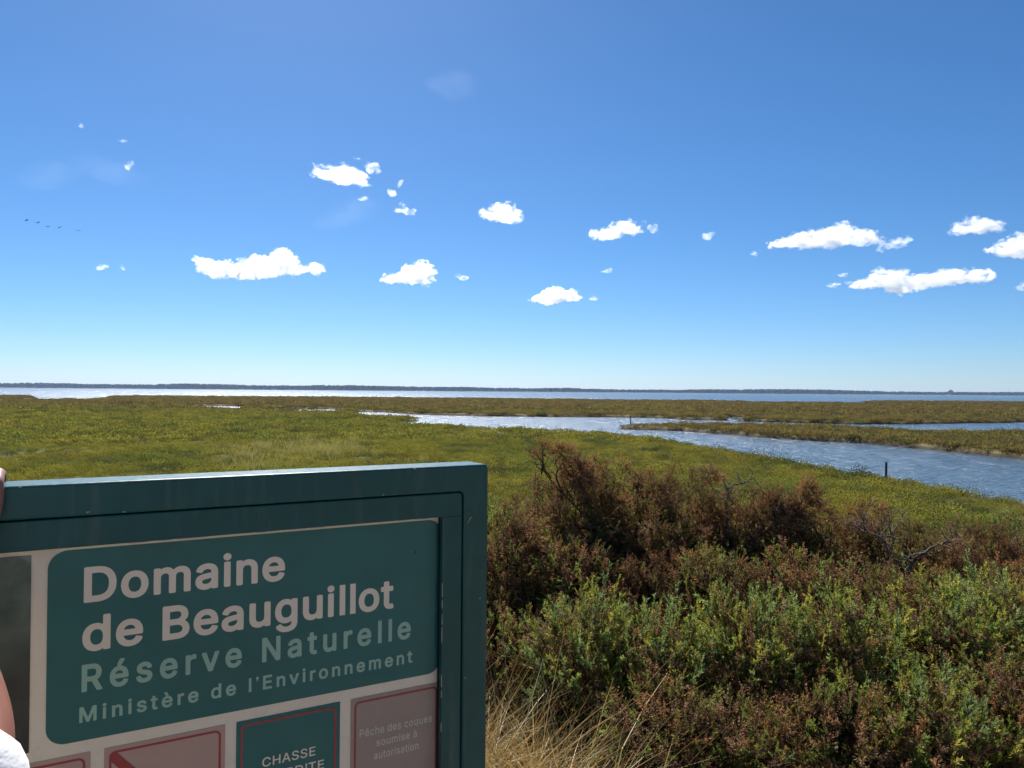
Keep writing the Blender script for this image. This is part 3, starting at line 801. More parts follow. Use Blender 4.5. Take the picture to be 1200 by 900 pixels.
# ------------------------------------------------------------------ the sign
GLYPHS = {
"'": '165|32,430 32,528 134,528 134,450 122,400 92,362 48,345 48,372 74,392 82,430',
'A': '510|18,-21 8,-18 0,-12 -4,2 -2,11 180,514 188,524 195,528 204,530 274,530 284,528 293,522 375,301 482,9 484,2 482,-6 476,-16 469,-20 459,-21 396,-21 388,-20 381,-16 375,-6 335,105 331,117 328,120 152,120 149,118 111,9 101,-14 92,-20 84,-21|185,221 293,221 292,225 252,339 241,375 239,379 237,378',
'B': '486|61,-21 54,-20 44,-14 40,-6 39,4 39,505 43,521 54,528 64,530 259,530 282,527 315,520 354,501 379,480 396,457 410,431 416,409 420,378 418,354 411,322 401,302 394,292 369,268 388,254 411,229 427,202 437,166 440,136 436,101 427,72 410,42 386,19 368,6 348,-4 328,-11 294,-18 266,-21|147,79 264,79 291,83 311,92 319,99 328,111 334,132 334,144 330,162 324,174 311,188 290,202 268,208 249,210 147,209|147,308 252,307 275,313 288,320 296,327 305,338 310,345 314,361 314,385 307,402 297,414 282,424 256,430 147,429',
'C': '540|254,-28 221,-24 195,-18 171,-10 138,8 111,27 84,54 56,95 39,132 30,159 23,195 19,238 19,271 23,314 30,349 39,376 60,421 80,449 111,481 138,501 171,518 199,528 238,536 282,537 306,534 349,524 392,504 408,494 426,479 443,462 465,431 480,402 490,371 494,349 492,342 486,333 479,329 469,327 412,327 404,329 396,332 390,338 384,356 378,372 361,396 345,411 329,421 294,433 254,434 234,431 209,422 192,412 178,401 169,392 152,369 138,339 129,306 124,258 127,211 135,178 145,152 169,116 186,101 214,85 242,76 279,74 305,79 331,89 348,100 366,118 381,143 390,171 402,180 412,181 471,181 485,177 492,166 494,158 488,131 481,109 471,88 449,54 416,21 389,3 364,-10 339,-18 295,-27',
'D': '532|61,-21 54,-20 44,-14 40,-6 39,4 39,505 43,521 54,528 64,530 245,530 262,528 314,518 341,508 371,492 401,470 431,436 451,404 460,385 474,338 480,308 483,279 481,215 478,194 470,154 458,122 444,94 431,74 403,42 375,20 344,3 309,-10 266,-18 236,-21|147,79 234,79 272,85 297,94 318,106 339,126 350,139 364,168 374,205 377,229 377,282 373,312 364,342 354,364 335,389 309,410 292,418 269,426 241,430 146,429',
'E': '449|61,-21 54,-20 44,-14 40,-6 39,4 39,505 44,521 54,528 64,530 369,530 378,528 389,521 394,506 394,455 392,445 385,435 371,430 147,429 146,318 146,309 149,307 352,307 362,305 372,298 377,284 377,231 372,216 362,209 352,207 147,206 146,82 146,80 149,79 372,79 382,77 392,69 397,55 397,4 395,-6 388,-17 372,-21',
'H': '547|61,-21 54,-20 44,-14 40,-6 39,4 39,505 44,521 53,528 62,530 121,530 136,525 143,518 146,505 147,311 368,310 370,311 371,314 371,505 373,515 381,525 395,530 454,530 465,527 474,521 479,505 479,4 474,-13 464,-19 455,-21 395,-21 381,-17 373,-6 371,4 370,209 149,210 147,209 146,206 146,4 144,-6 136,-17 122,-21',
'I': '192|45,-19 45,528 147,528 147,-19',
'M': '658|61,-21 54,-20 44,-14 40,-6 39,4 39,505 40,515 48,525 64,530 148,530 161,527 169,520 315,147 452,505 459,521 464,525 479,530 564,530 574,528 584,521 589,505 589,298 589,4 587,-6 579,-17 565,-21 506,-21 492,-17 485,-6 483,4 482,297 360,-11 354,-17 339,-21 289,-21 279,-20 272,-16 263,-1 147,294 144,297 143,4 141,-6 134,-17 119,-21',
'N': '553|61,-21 54,-20 44,-14 40,-6 39,4 39,505 44,521 54,528 64,530 135,530 144,528 152,523 376,172 377,505 379,515 386,525 401,530 463,529 469,528 479,522 482,515 484,505 484,4 479,-13 469,-20 459,-21 388,-21 379,-20 371,-14 189,271 151,334 146,338 146,4 144,-6 136,-17 122,-21',
'P': '475|61,-21 54,-20 44,-14 40,-6 39,4 39,505 43,521 54,528 64,530 255,530 299,523 319,517 346,504 367,489 390,468 402,451 417,422 424,399 428,375 430,331 424,298 414,266 401,242 387,224 365,204 344,189 315,176 278,167 254,164 147,164 146,4 144,-7 136,-17 122,-21|147,265 252,264 278,270 289,276 302,286 314,302 320,318 323,334 323,361 317,386 307,404 301,409 282,422 254,430 147,429',
'R': '479|61,-21 54,-20 44,-14 40,-6 39,4 39,505 40,515 46,524 54,528 64,530 256,530 281,527 314,520 332,513 365,494 394,467 402,455 415,431 426,398 430,375 431,354 430,329 424,298 413,269 404,252 389,233 371,216 344,198 447,9 448,2 447,-6 441,-16 434,-20 424,-21 355,-21 341,-17 335,-11 328,2 235,175 149,176 147,175 146,172 146,4 144,-6 136,-17 122,-21|147,278 256,277 286,285 304,296 315,311 320,321 324,349 323,371 318,388 312,399 304,410 288,421 272,427 255,430 147,429',
'S': '477|199,-30 156,-23 121,-11 91,5 71,20 59,32 39,59 25,92 17,129 19,142 22,149 29,155 41,158 101,159 111,157 118,153 123,146 128,125 133,111 141,99 153,89 181,76 202,72 228,70 246,72 268,76 288,85 301,93 314,106 321,119 324,134 322,154 318,163 308,173 281,188 248,200 146,229 109,246 83,264 56,290 40,319 33,345 30,378 36,415 50,449 64,469 94,497 130,518 159,528 198,536 229,537 266,534 295,528 312,522 342,508 366,491 394,463 412,428 421,392 422,379 420,369 414,362 399,357 341,357 331,359 320,366 308,401 301,411 292,418 275,428 252,435 214,437 199,436 175,428 162,421 149,409 141,398 137,386 137,365 140,356 153,342 164,335 181,326 214,315 276,298 315,285 354,267 377,251 401,227 420,195 428,161 430,131 424,95 418,78 408,58 394,38 365,10 331,-10 286,-24 246,-30',
'T': '479|194,-21 186,-20 177,-14 173,-6 171,4 171,428 168,430 35,430 22,433 15,439 10,454 10,506 12,515 16,523 25,528 34,530 255,530 414,530 424,528 433,522 437,514 439,505 438,454 437,445 431,436 424,432 415,430 279,429 278,2 274,-12 264,-20 254,-21',
'a': '419|145,-30 106,-22 74,-8 55,4 33,28 16,61 10,88 9,115 16,154 23,169 33,184 49,200 64,210 86,221 121,231 166,240 248,250 254,255 252,275 244,292 238,298 225,305 199,310 176,308 154,301 135,289 118,263 112,258 98,253 91,254 36,270 26,278 22,285 21,294 22,301 33,324 47,345 65,363 82,375 109,389 135,398 165,404 208,406 252,398 279,388 302,375 311,369 331,347 350,311 356,285 359,258 359,4 354,-12 346,-18 335,-21 279,-21 271,-20 264,-16 255,-1 239,-11 214,-22 174,-30|153,68 185,67 196,69 218,78 234,89 240,96 248,109 253,124 254,156 251,158 221,153 154,142 131,134 117,122 114,116 113,102 119,85 132,75',
'c': '426|196,-30 152,-22 135,-17 106,-2 85,13 63,35 42,66 32,86 22,115 13,168 13,206 16,232 22,261 32,289 45,315 61,339 88,366 108,380 134,392 171,403 192,406 235,404 274,395 308,380 325,368 341,354 354,340 365,322 375,302 381,285 382,278 378,265 366,256 323,245 304,241 291,245 286,249 275,274 264,289 242,302 228,307 216,308 188,307 165,298 150,286 139,272 130,256 122,231 119,212 117,184 122,146 128,126 135,111 145,96 158,83 168,76 192,69 225,69 241,73 257,82 270,95 277,105 289,131 298,137 305,138 369,122 379,116 383,108 382,94 375,74 365,54 350,32 323,6 309,-2 286,-14 262,-22 232,-28',
'd': '454|185,-30 144,-22 105,-5 84,10 65,29 46,55 30,86 23,108 14,154 13,211 20,256 32,294 45,319 60,342 87,369 106,382 126,392 142,398 169,404 211,406 248,398 269,388 288,377 289,456 289,506 292,518 298,525 312,530 369,530 384,525 391,514 393,505 393,4 391,-5 386,-15 376,-20 368,-21 315,-21 306,-20 299,-16 293,-6 291,2 289,3 272,-10 241,-24 218,-28|189,69 216,69 225,70 238,75 254,84 264,95 275,112 284,135 288,156 290,211 287,231 279,257 269,275 254,293 238,302 218,307 196,309 184,307 168,301 154,291 141,277 130,259 122,234 119,215 117,195 119,164 123,139 130,119 142,99 152,87 171,75',
'e': '434|201,-30 176,-27 149,-21 129,-14 102,0 85,13 60,38 46,58 35,79 23,109 17,135 13,166 13,206 17,239 23,265 32,289 46,318 59,336 82,361 102,377 129,391 149,398 178,404 191,406 232,404 255,400 278,392 306,378 332,359 349,340 365,315 378,286 385,262 391,226 393,172 388,158 378,150 368,149 121,148 120,142 128,119 144,94 161,80 175,73 192,69 206,67 232,69 248,73 259,79 275,93 289,118 301,126 312,126 371,111 379,106 384,98 386,89 384,79 368,46 352,26 328,5 291,-15 269,-22 238,-28|123,244 282,243 283,246 277,264 270,276 261,287 245,300 226,307 194,309 178,305 154,292 140,279 127,259',
'g': '455|181,-171 148,-166 122,-158 92,-144 73,-131 51,-109 35,-85 30,-76 29,-69 33,-56 38,-52 84,-26 92,-22 101,-20 115,-25 130,-44 145,-59 168,-71 192,-76 222,-76 239,-72 261,-64 271,-57 281,-45 288,-26 290,-15 290,12 286,12 258,-5 235,-12 201,-17 174,-16 144,-10 126,-4 104,7 81,23 61,43 45,65 29,96 20,124 14,156 13,172 14,226 22,265 29,285 43,316 52,331 61,344 84,366 112,385 148,400 181,406 222,404 252,397 275,385 289,375 291,375 293,386 298,394 306,400 315,401 371,401 385,397 392,386 394,376 394,-16 390,-49 382,-75 372,-95 361,-111 341,-131 313,-149 284,-161 242,-170 229,-171|197,81 224,82 239,86 253,94 266,105 278,124 287,148 291,184 288,229 281,255 274,269 261,286 243,301 231,305 212,309 196,308 175,304 159,295 146,284 135,268 126,249 120,226 117,199 120,158 128,132 138,114 152,97 162,90 179,83',
'h': '440|54,-21 46,-20 37,-14 33,-6 31,4 31,505 33,515 39,524 46,528 55,530 111,530 121,528 131,521 136,505 136,379 169,395 182,400 214,406 241,406 268,401 288,395 306,387 324,376 344,355 361,328 373,294 379,251 379,4 377,-6 371,-16 364,-20 355,-21 299,-21 289,-20 279,-12 274,4 274,249 272,261 268,274 262,284 255,292 245,300 225,307 196,307 172,300 162,293 152,283 142,266 136,245 136,4 134,-6 126,-17 112,-21',
'i': '197|54,-21 46,-20 38,-14 33,-6 32,2 32,378 36,392 46,400 56,401 114,401 121,400 129,394 134,386 136,378 136,2 131,-12 121,-20 111,-21|76,422 64,425 51,430 34,444 22,468 20,489 23,504 30,518 44,531 65,542 82,546 89,544 109,540 121,534 133,524 144,505 147,491 147,475 144,462 138,451 124,435 105,425 89,422',
'l': '192|45,-19 45,528 147,528 147,-19',
'm': '640|54,-21 46,-20 38,-14 33,-6 32,2 31,376 33,386 38,394 46,400 55,401 108,401 118,400 128,393 134,379 169,398 188,404 206,407 242,406 265,400 285,390 296,382 319,357 343,378 365,391 391,401 421,407 452,407 482,401 516,385 528,377 546,359 560,338 571,311 577,281 579,265 578,2 574,-12 564,-20 554,-21 498,-21 489,-19 479,-13 476,-5 474,11 474,264 471,279 465,290 449,302 434,308 405,308 386,302 375,294 366,284 360,272 357,259 357,4 355,-6 348,-17 334,-21 276,-21 268,-20 259,-14 255,-6 253,2 253,266 251,275 243,291 226,304 212,308 186,308 169,302 154,291 142,274 136,255 136,4 134,-6 126,-17 112,-21',
'n': '440|54,-21 46,-20 37,-14 33,-6 31,4 31,376 36,392 46,400 56,401 108,401 118,400 128,393 133,376 135,376 166,394 182,400 214,406 242,406 268,401 288,395 304,388 325,374 343,356 354,341 365,318 373,294 379,256 379,125 379,4 374,-12 364,-20 354,-21 298,-21 289,-20 282,-16 276,-6 274,4 274,249 268,274 255,292 245,300 232,305 224,307 195,307 175,301 162,293 150,281 142,266 136,245 136,4 134,-6 126,-17 112,-21',
'o': '445|196,-30 152,-22 135,-17 109,-4 85,13 56,43 43,64 33,84 22,115 13,166 13,206 16,232 22,259 32,289 52,326 76,355 108,380 134,392 151,398 179,404 219,406 252,401 269,397 291,388 312,377 328,365 353,341 372,312 390,274 401,218 403,178 401,158 396,125 385,91 365,52 349,31 332,14 318,4 284,-15 262,-22 232,-28|189,69 225,69 241,73 259,84 271,96 283,115 296,155 297,166 297,211 292,235 284,259 272,278 258,293 242,302 225,307 199,309 181,305 165,298 152,289 139,272 132,259 120,222 117,192 119,164 122,145 130,119 144,97 158,83 171,75',
'q': '454|311,-164 304,-162 295,-157 290,-149 289,-141 288,0 249,-21 218,-28 186,-30 151,-24 135,-20 105,-5 92,3 66,28 50,48 30,86 20,121 13,168 14,225 23,269 32,294 43,316 59,341 78,361 99,378 111,385 142,398 182,406 211,406 244,400 269,388 289,375 291,375 293,386 298,394 306,400 315,401 369,401 384,397 391,386 393,376 393,-141 388,-155 378,-162 368,-164|189,69 216,69 225,70 238,75 254,84 264,95 275,112 284,135 288,156 290,211 287,231 279,257 269,275 254,293 238,302 218,307 196,309 184,307 168,301 154,291 141,277 130,259 122,234 119,215 117,195 119,164 123,139 130,119 142,99 152,87 171,75',
'r': '289|54,-21 46,-20 37,-14 33,-6 31,4 31,376 33,386 41,397 55,401 109,401 118,400 125,396 134,381 154,393 175,401 198,406 224,406 249,404 257,399 262,391 264,381 264,326 263,318 257,308 248,303 239,301 222,304 196,304 174,298 159,289 149,280 139,262 136,249 136,4 134,-6 126,-17 112,-21',
's': '395|171,-30 145,-27 105,-17 81,-5 62,8 44,25 33,41 20,68 14,92 19,107 32,115 94,128 101,127 110,121 120,96 129,83 145,73 158,69 196,67 208,69 226,76 236,83 244,92 247,102 245,112 238,121 229,127 211,134 129,153 112,159 73,179 51,200 42,212 33,229 27,252 26,286 33,318 46,343 70,368 89,381 112,392 129,398 158,404 185,406 216,404 245,398 261,393 293,375 311,358 330,332 344,298 344,284 338,274 328,269 269,256 261,258 252,263 241,285 228,300 221,305 206,310 179,311 168,310 154,305 141,298 134,290 130,284 130,272 132,266 140,258 154,250 265,221 295,207 307,199 328,180 335,169 345,150 351,125 353,101 347,68 334,41 319,21 303,6 269,-13 246,-21 209,-28',
't': '257|156,-25 124,-20 94,-7 84,0 67,16 55,38 47,59 43,92 43,304 41,306 9,306 0,308 -10,315 -14,331 -14,378 -12,386 -9,394 1,400 9,401 39,401 43,404 43,469 45,478 49,486 58,491 68,493 124,493 132,491 139,487 145,478 147,469 148,402 201,401 211,400 221,392 226,376 226,329 224,321 218,311 211,308 202,306 151,306 147,304 147,91 150,78 155,73 161,72 179,71 199,74 208,72 217,66 222,58 234,4 229,-11 216,-20 181,-26',
'u': '440|178,-27 154,-24 128,-18 95,-2 82,7 69,21 55,41 45,61 36,91 31,121 31,376 36,392 46,400 56,401 112,401 124,398 131,392 136,376 136,128 142,105 149,93 158,84 172,76 182,73 194,71 218,73 236,79 244,84 254,92 265,108 271,122 274,138 274,376 276,386 284,397 298,401 355,401 370,396 377,386 379,376 379,4 374,-12 366,-18 355,-21 301,-21 292,-20 284,-15 279,-6 277,2 275,3 245,-14 225,-21 202,-26',
'v': '419|164,-21 149,-16 140,-2 0,364 -3,374 -3,385 5,396 19,401 82,401 91,400 100,394 108,376 193,139 195,138 197,141 204,161 285,386 289,394 298,400 306,401 368,401 376,400 384,397 388,392 392,379 391,372 244,-12 236,-18 225,-21',
'à': '419|145,-30 118,-25 90,-16 62,-1 39,20 28,36 16,61 10,88 9,114 15,149 23,169 34,184 49,200 61,208 86,221 121,231 166,240 241,249 254,254 253,274 245,291 234,301 214,308 198,310 176,308 154,301 133,286 114,259 106,255 98,253 36,270 25,279 21,294 27,314 46,344 65,363 89,380 116,392 149,401 175,405 175,407 158,409 148,416 85,512 80,522 80,534 87,545 102,550 165,550 175,548 185,541 235,436 236,424 232,416 228,412 211,406 212,405 252,398 288,384 310,369 326,354 338,335 348,315 352,301 358,259 359,4 357,-6 352,-14 344,-20 335,-21 281,-21 271,-20 261,-14 255,-1 239,-11 214,-22 174,-30|153,68 185,67 196,69 218,78 234,89 240,96 248,109 253,124 254,156 251,158 221,153 154,142 131,134 117,122 114,116 113,102 119,85 132,75',
'è': '434|201,-30 176,-27 149,-21 112,-5 85,13 55,45 35,79 23,109 19,128 13,168 14,221 23,265 32,289 46,318 66,345 91,369 112,383 149,398 185,405 187,406 172,409 163,415 102,508 95,521 94,528 95,535 102,545 116,550 179,550 189,548 196,544 210,521 250,435 250,422 245,414 236,409 223,406 225,405 258,399 281,391 306,378 321,368 341,349 354,334 365,315 378,286 388,246 393,206 393,174 391,163 384,153 369,149 122,148 120,144 128,119 139,101 155,84 175,73 192,69 206,67 232,69 256,77 265,83 274,92 291,121 299,125 306,126 374,110 381,104 386,88 378,65 365,42 345,19 319,-1 291,-15 264,-24 222,-30|123,244 282,243 283,246 277,264 270,276 261,287 245,300 226,307 194,309 178,305 154,292 140,279 127,259',
'é': '434|201,-30 176,-27 149,-21 112,-5 85,13 55,45 35,79 23,109 19,128 13,168 14,221 23,265 32,289 46,318 66,345 92,369 109,381 126,390 149,398 187,405 186,407 171,409 161,415 157,424 157,436 205,536 212,545 226,550 289,550 304,545 311,535 312,526 308,514 245,418 236,410 223,406 225,405 256,399 278,392 315,372 341,349 360,325 378,286 388,246 393,206 393,174 391,164 384,153 369,149 122,148 120,144 128,119 139,101 155,84 175,73 192,69 206,67 232,69 256,77 265,83 274,92 291,121 299,125 306,126 374,110 381,104 386,88 378,65 365,42 345,19 319,-1 291,-15 264,-24 222,-30|123,244 282,243 283,246 277,264 270,276 261,287 245,300 226,307 194,309 178,305 154,292 140,279 127,259',
'ê': '434|201,-30 176,-27 149,-21 129,-14 102,0 85,13 60,38 46,58 35,79 23,109 17,135 13,166 13,206 17,239 23,265 32,289 46,318 59,336 82,361 102,377 129,391 149,398 178,404 191,406 232,404 255,400 278,392 306,378 332,359 349,340 365,315 378,286 385,262 391,226 393,172 388,158 378,150 368,149 121,148 120,142 128,119 144,94 161,80 175,73 192,69 206,67 232,69 248,73 259,79 275,93 289,118 301,126 312,126 371,111 379,106 384,98 386,89 384,79 368,46 352,26 328,5 291,-15 269,-22 238,-28|123,244 282,243 283,246 277,264 270,276 261,287 245,300 226,307 194,309 178,305 154,292 140,279 127,259|95,415 82,419 76,426 73,438 78,451 147,531 161,544 168,548 178,550 231,550 241,548 252,540 297,489 329,454 332,446 334,438 332,429 328,421 319,416 309,414 255,414 245,416 233,425 204,460 174,425 162,416 152,414',
' ': '198|',
}
SIGN_RZ = math.radians(30.15)
SIGN = (-0.5943, 0.9, 4.384)
g0 = ground_z(-0.3, 1.1)
sign = empty('information_sign', (SIGN[0], SIGN[1], g0), SIGN_RZ)
tag(sign, 'green framed information sign about a nature reserve, beside the gorse', 'sign')
DZ = SIGN[2] - g0                              # height of the top edge over the ground
m_frame = mat_paint('green_enamel', (0.007, 0.072, 0.070), 0.32, 0.2, 25, 0.3, 0.03, (0.012, 0.08, 0.075), 0.22)
m_door = mat_paint('green_enamel_door', (0.008, 0.072, 0.070), 0.38, 0.2, 25, 0.3, 0.03, (0.014, 0.08, 0.075), 0.22)
m_white = mat_paint('cream_board', (0.86, 0.73, 0.58), 0.6, 0.06, 12, 0.3, 0, (0.68, 0.57, 0.48))
m_green = mat_paint('dark_green_print', (0.006, 0.135, 0.135), 0.5, 0.18, 9, 0.3)
m_letter = mat_paint('cream_lettering', (0.85, 0.73, 0.59), 0.6, 0.05, 12, 0.3)
m_pale_green = mat_paint('pale_green_lettering', (0.33, 0.52, 0.42), 0.6, 0.06, 12, 0.3)
m_red = mat_paint('red_print', (0.36, 0.045, 0.050), 0.55, 0.1, 20, 0.3)
m_pink = mat_paint('faded_pink_print', (0.52, 0.33, 0.28), 0.6, 0.1, 12, 0.3)
m_grey = mat_paint('faded_grey_print', (0.37, 0.275, 0.235), 0.6, 0.1, 12, 0.3)
m_greylet = mat_paint('faded_lettering', (0.64, 0.56, 0.50), 0.6, 0.06, 12, 0.3)
m_blackrub = mat_paint('dark_seal', (0.012, 0.014, 0.014), 0.7, 0.2, 40, 0.3)
m_sealdirt = mat_paint('chalky_edge', (0.40, 0.36, 0.32), 0.8, 0.4, 90, 0.2)
m_photo, nt = new_mat('photo_print_reflection')
tc = nt.n('ShaderNodeTexCoord').outputs['Object']
c1 = ramp(nt, noise_tex(nt, 14, 6, 0.65, tc).outputs[0], [(0.35, (0.05, 0.085, 0.07)), (0.6, (0.15, 0.19, 0.15))])
c2 = ramp(nt, noise_tex(nt, 30, 4, 0.6, tc).outputs[0], [(0.3, (0.012, 0.018, 0.017)), (0.7, (0.025, 0.032, 0.030))])
sp_ = nt.n('ShaderNodeSeparateXYZ'); nt.l(tc, sp_.inputs[0])
mr = nt.n('ShaderNodeMapRange'); mr.inputs['From Min'].default_value = DZ - 0.235; mr.inputs['From Max'].default_value = DZ - 0.135  # grey reflection painted into the photo print, paler towards its top
nt.l(sp_.outputs['Z'], mr.inputs[0])
b = nt.n('ShaderNodeBsdfPrincipled'); b.inputs['Roughness'].default_value = 0.6
nt.l(mix_col(nt, mr.outputs[0], c2.outputs[0], c1.outputs[0]), b.inputs['Base Color']); nt.l(b.outputs[0], nt.out.inputs['Surface'])
m_glass, nt = new_mat('clear_pane')
lw = nt.n('ShaderNodeLayerWeight'); lw.inputs['Blend'].default_value = 0.5       # Schlick reflectance, the same from both faces
p5 = nt.n('ShaderNodeMath', _operation='POWER'); p5.inputs[1].default_value = 5.0; nt.l(lw.outputs['Facing'], p5.inputs[0])
fr = nt.n('ShaderNodeMath', _operation='MULTIPLY_ADD'); fr.inputs[1].default_value = 0.90; fr.inputs[2].default_value = 0.010; nt.l(p5.outputs[0], fr.inputs[0])
tr = nt.n('ShaderNodeBsdfTransparent'); tr.inputs[0].default_value = (0.98, 0.985, 0.98, 1)
gl = nt.n('ShaderNodeBsdfGlossy'); gl.inputs['Roughness'].default_value = 0.06
mx = nt.n('ShaderNodeMixShader'); nt.l(fr.outputs[0], mx.inputs[0]); nt.l(tr.outputs[0], mx.inputs[1]); nt.l(gl.outputs[0], mx.inputs[2])
nt.l(mx.outputs[0], nt.out.inputs['Surface'])


def rrect(x0, x1, z0, z1, r, n=6):
    """rounded rectangle, counter-clockwise seen from the front (-Y)"""
    r = np.broadcast_to(np.asarray(r, float), (4,)); pts = []
    for (cx, cz, a0, rr_) in ((x1, z0, -90, r[0]), (x1, z1, 0, r[1]), (x0, z1, 90, r[2]), (x0, z0, 180, r[3])):
        ox = cx - rr_ if cx == x1 else cx + rr_; oz = cz + rr_ if cz == z0 else cz - rr_
        for k in range(n + 1):
            t = math.radians(a0 + 90 * k / n); pts.append((ox + rr_ * math.cos(t), oz + rr_ * math.sin(t)))
    return np.array(pts)


def slab(name, pts, y0, y1, mat, parent, bevel=0.0):
    """extruded outline in the sign's plane, from depth y0 (front) to y1"""
    n = len(pts); me = bpy.data.meshes.new(name)
    v = [(x, y0, z + DZ) for x, z in pts] + [(x, y1, z + DZ) for x, z in pts]
    f = [tuple(range(n)), tuple(range(2 * n - 1, n - 1, -1))] + [(j, n + j, n + (j + 1) % n, (j + 1) % n) for j in range(n)]
    me.from_pydata(v, [], f); me.materials.append(mat); me.update()
    o = mesh_obj(name, me, parent)
    return o


def ring(name, outer, inner, y0, y1, mat, parent, bevel=0.0):
    n = len(outer); me = bpy.data.meshes.new(name)
    v = [(x, y, z + DZ) for pts, y in ((outer, y0), (inner, y0), (outer, y1), (inner, y1)) for x, z in pts]
    f = []
    for j in range(n):
        k = (j + 1) % n
        f += [(j, k, n + k, n + j), (2 * n + k, 2 * n + j, 3 * n + j, 3 * n + k), (j, 2 * n + j, 2 * n + k, k), (n + k, 3 * n + k, 3 * n + j, n + j)]
    me.from_pydata(v, [], f); me.materials.append(mat); me.update()
    o = mesh_obj(name, me, parent)
    if bevel:
        bv = o.modifiers.new('soft_edges', 'BEVEL'); bv.width = bevel; bv.segments = 3; bv.limit_method = 'ANGLE'; bv.angle_limit = math.radians(50)
    return o


XL, XR, ZB = -0.36, 0.6455, -0.62
ring('frame', rrect(XL, XR, ZB, 0.0, 0.006), rrect(XL + 0.042, XR - 0.0425, ZB + 0.042, -0.0405, 0.0085), 0.0, 0.062, m_frame, sign, 0.0035)
ring('door_frame', rrect(XL + 0.0433, XR - 0.0438, ZB + 0.0433, -0.0420, 0.007), rrect(XL + 0.078, 0.568, ZB + 0.078, -0.0785, 0.001), 0.003, 0.014, m_door, sign, 0.0022)
ring('seal', rrect(XL + 0.070, 0.574, ZB + 0.070, -0.0725, 0.001), rrect(XL + 0.0785, 0.5672, ZB + 0.0785, -0.0793, 0.001), 0.0145, 0.0165, m_blackrub, sign)
slab('board', rrect(XL + 0.05, XR - 0.05, ZB + 0.05, -0.05, 0.001), 0.0202, 0.030, m_white, sign)
slab('back_plate', rrect(XL + 0.02, XR - 0.02, ZB + 0.02, -0.02, 0.001), 0.048, 0.055, m_frame, sign)
pane = slab('pane', rrect(XL + 0.06, XR - 0.06, ZB + 0.06, -0.06, 0.001), 0.0150, 0.0160, m_glass, sign)
tp = slab('title_panel', rrect(0.0485, 0.5735, -0.321, -0.0842, 0.0215, 8), 0.0194, 0.0203, m_green, sign)
slab('photo_panel', rrect(-0.26, 0.0315, -0.3235, -0.0862, 0.0015), 0.0195, 0.0203, m_photo, sign)
for x0_, x1_ in ((0.5690, 0.6010), (XL + 0.044, XL + 0.077)):       # joints where the upright stiles meet the top rail
    slab('joint', [(x0_, -0.0790), (x1_, -0.0790), (x1_, -0.0783), (x0_, -0.0783)], 0.0027, 0.0034, m_blackrub, sign)
# chipped edge along the top of the window, a scratch on the frame, a rivet hole
r_ = np.random.default_rng(8)
x = 0.06
while x < 0.55:
    L = r_.uniform(0.008, 0.045)
    if r_.random() < 0.62:
        q = slab('chipped_edge', [(x, -0.0788), (x + L, -0.0788), (x + L, -0.0777 + r_.uniform(-.0004, .0004)), (x, -0.0777)], 0.0026, 0.0034, m_sealdirt, sign)
    x += L + r_.uniform(0.002, 0.02)
z = -0.13
while z > -0.45:
    L = r_.uniform(0.006, 0.03)
    if r_.random() < 0.5: slab('chipped_edge', [(0.5677, z - L), (0.5688, z - L), (0.5688, z), (0.5677, z)], 0.0026, 0.0034, m_sealdirt, sign)
    z -= L + r_.uniform(0.003, 0.02)
slab('scratch', [(0.6085, -0.0905), (0.6100, -0.0900), (0.6145, -0.0838), (0.6180, -0.0800), (0.6135, -0.0828)], -0.0003, 0.001, m_sealdirt, sign)
for cx, cz in ((0.02, -0.0015), (0.13, -0.0385), (0.31, -0.0012), (0.47, -0.0380), (0.632, -0.21), (0.607, -0.33), (0.52, -0.0022), (0.09, -0.036)):
    slab('paint_chip', [(cx + r_.uniform(.0008, .0028) * math.cos(t), cz + r_.uniform(.0004, .0011) * math.sin(t)) for t in np.linspace(0, 6.28, 8)[:-1]], -0.0003, 0.001, m_sealdirt, sign)
slab('speck', rrect(0.5285, 0.5315, -0.1325, -0.1295, 0.0014, 3), 0.0190, 0.0196, m_blackrub, tp)
slab('speck', rrect(0.1455, 0.1470, -0.2255, -0.2240, 0.0007, 3), 0.0190, 0.0196, m_blackrub, tp)


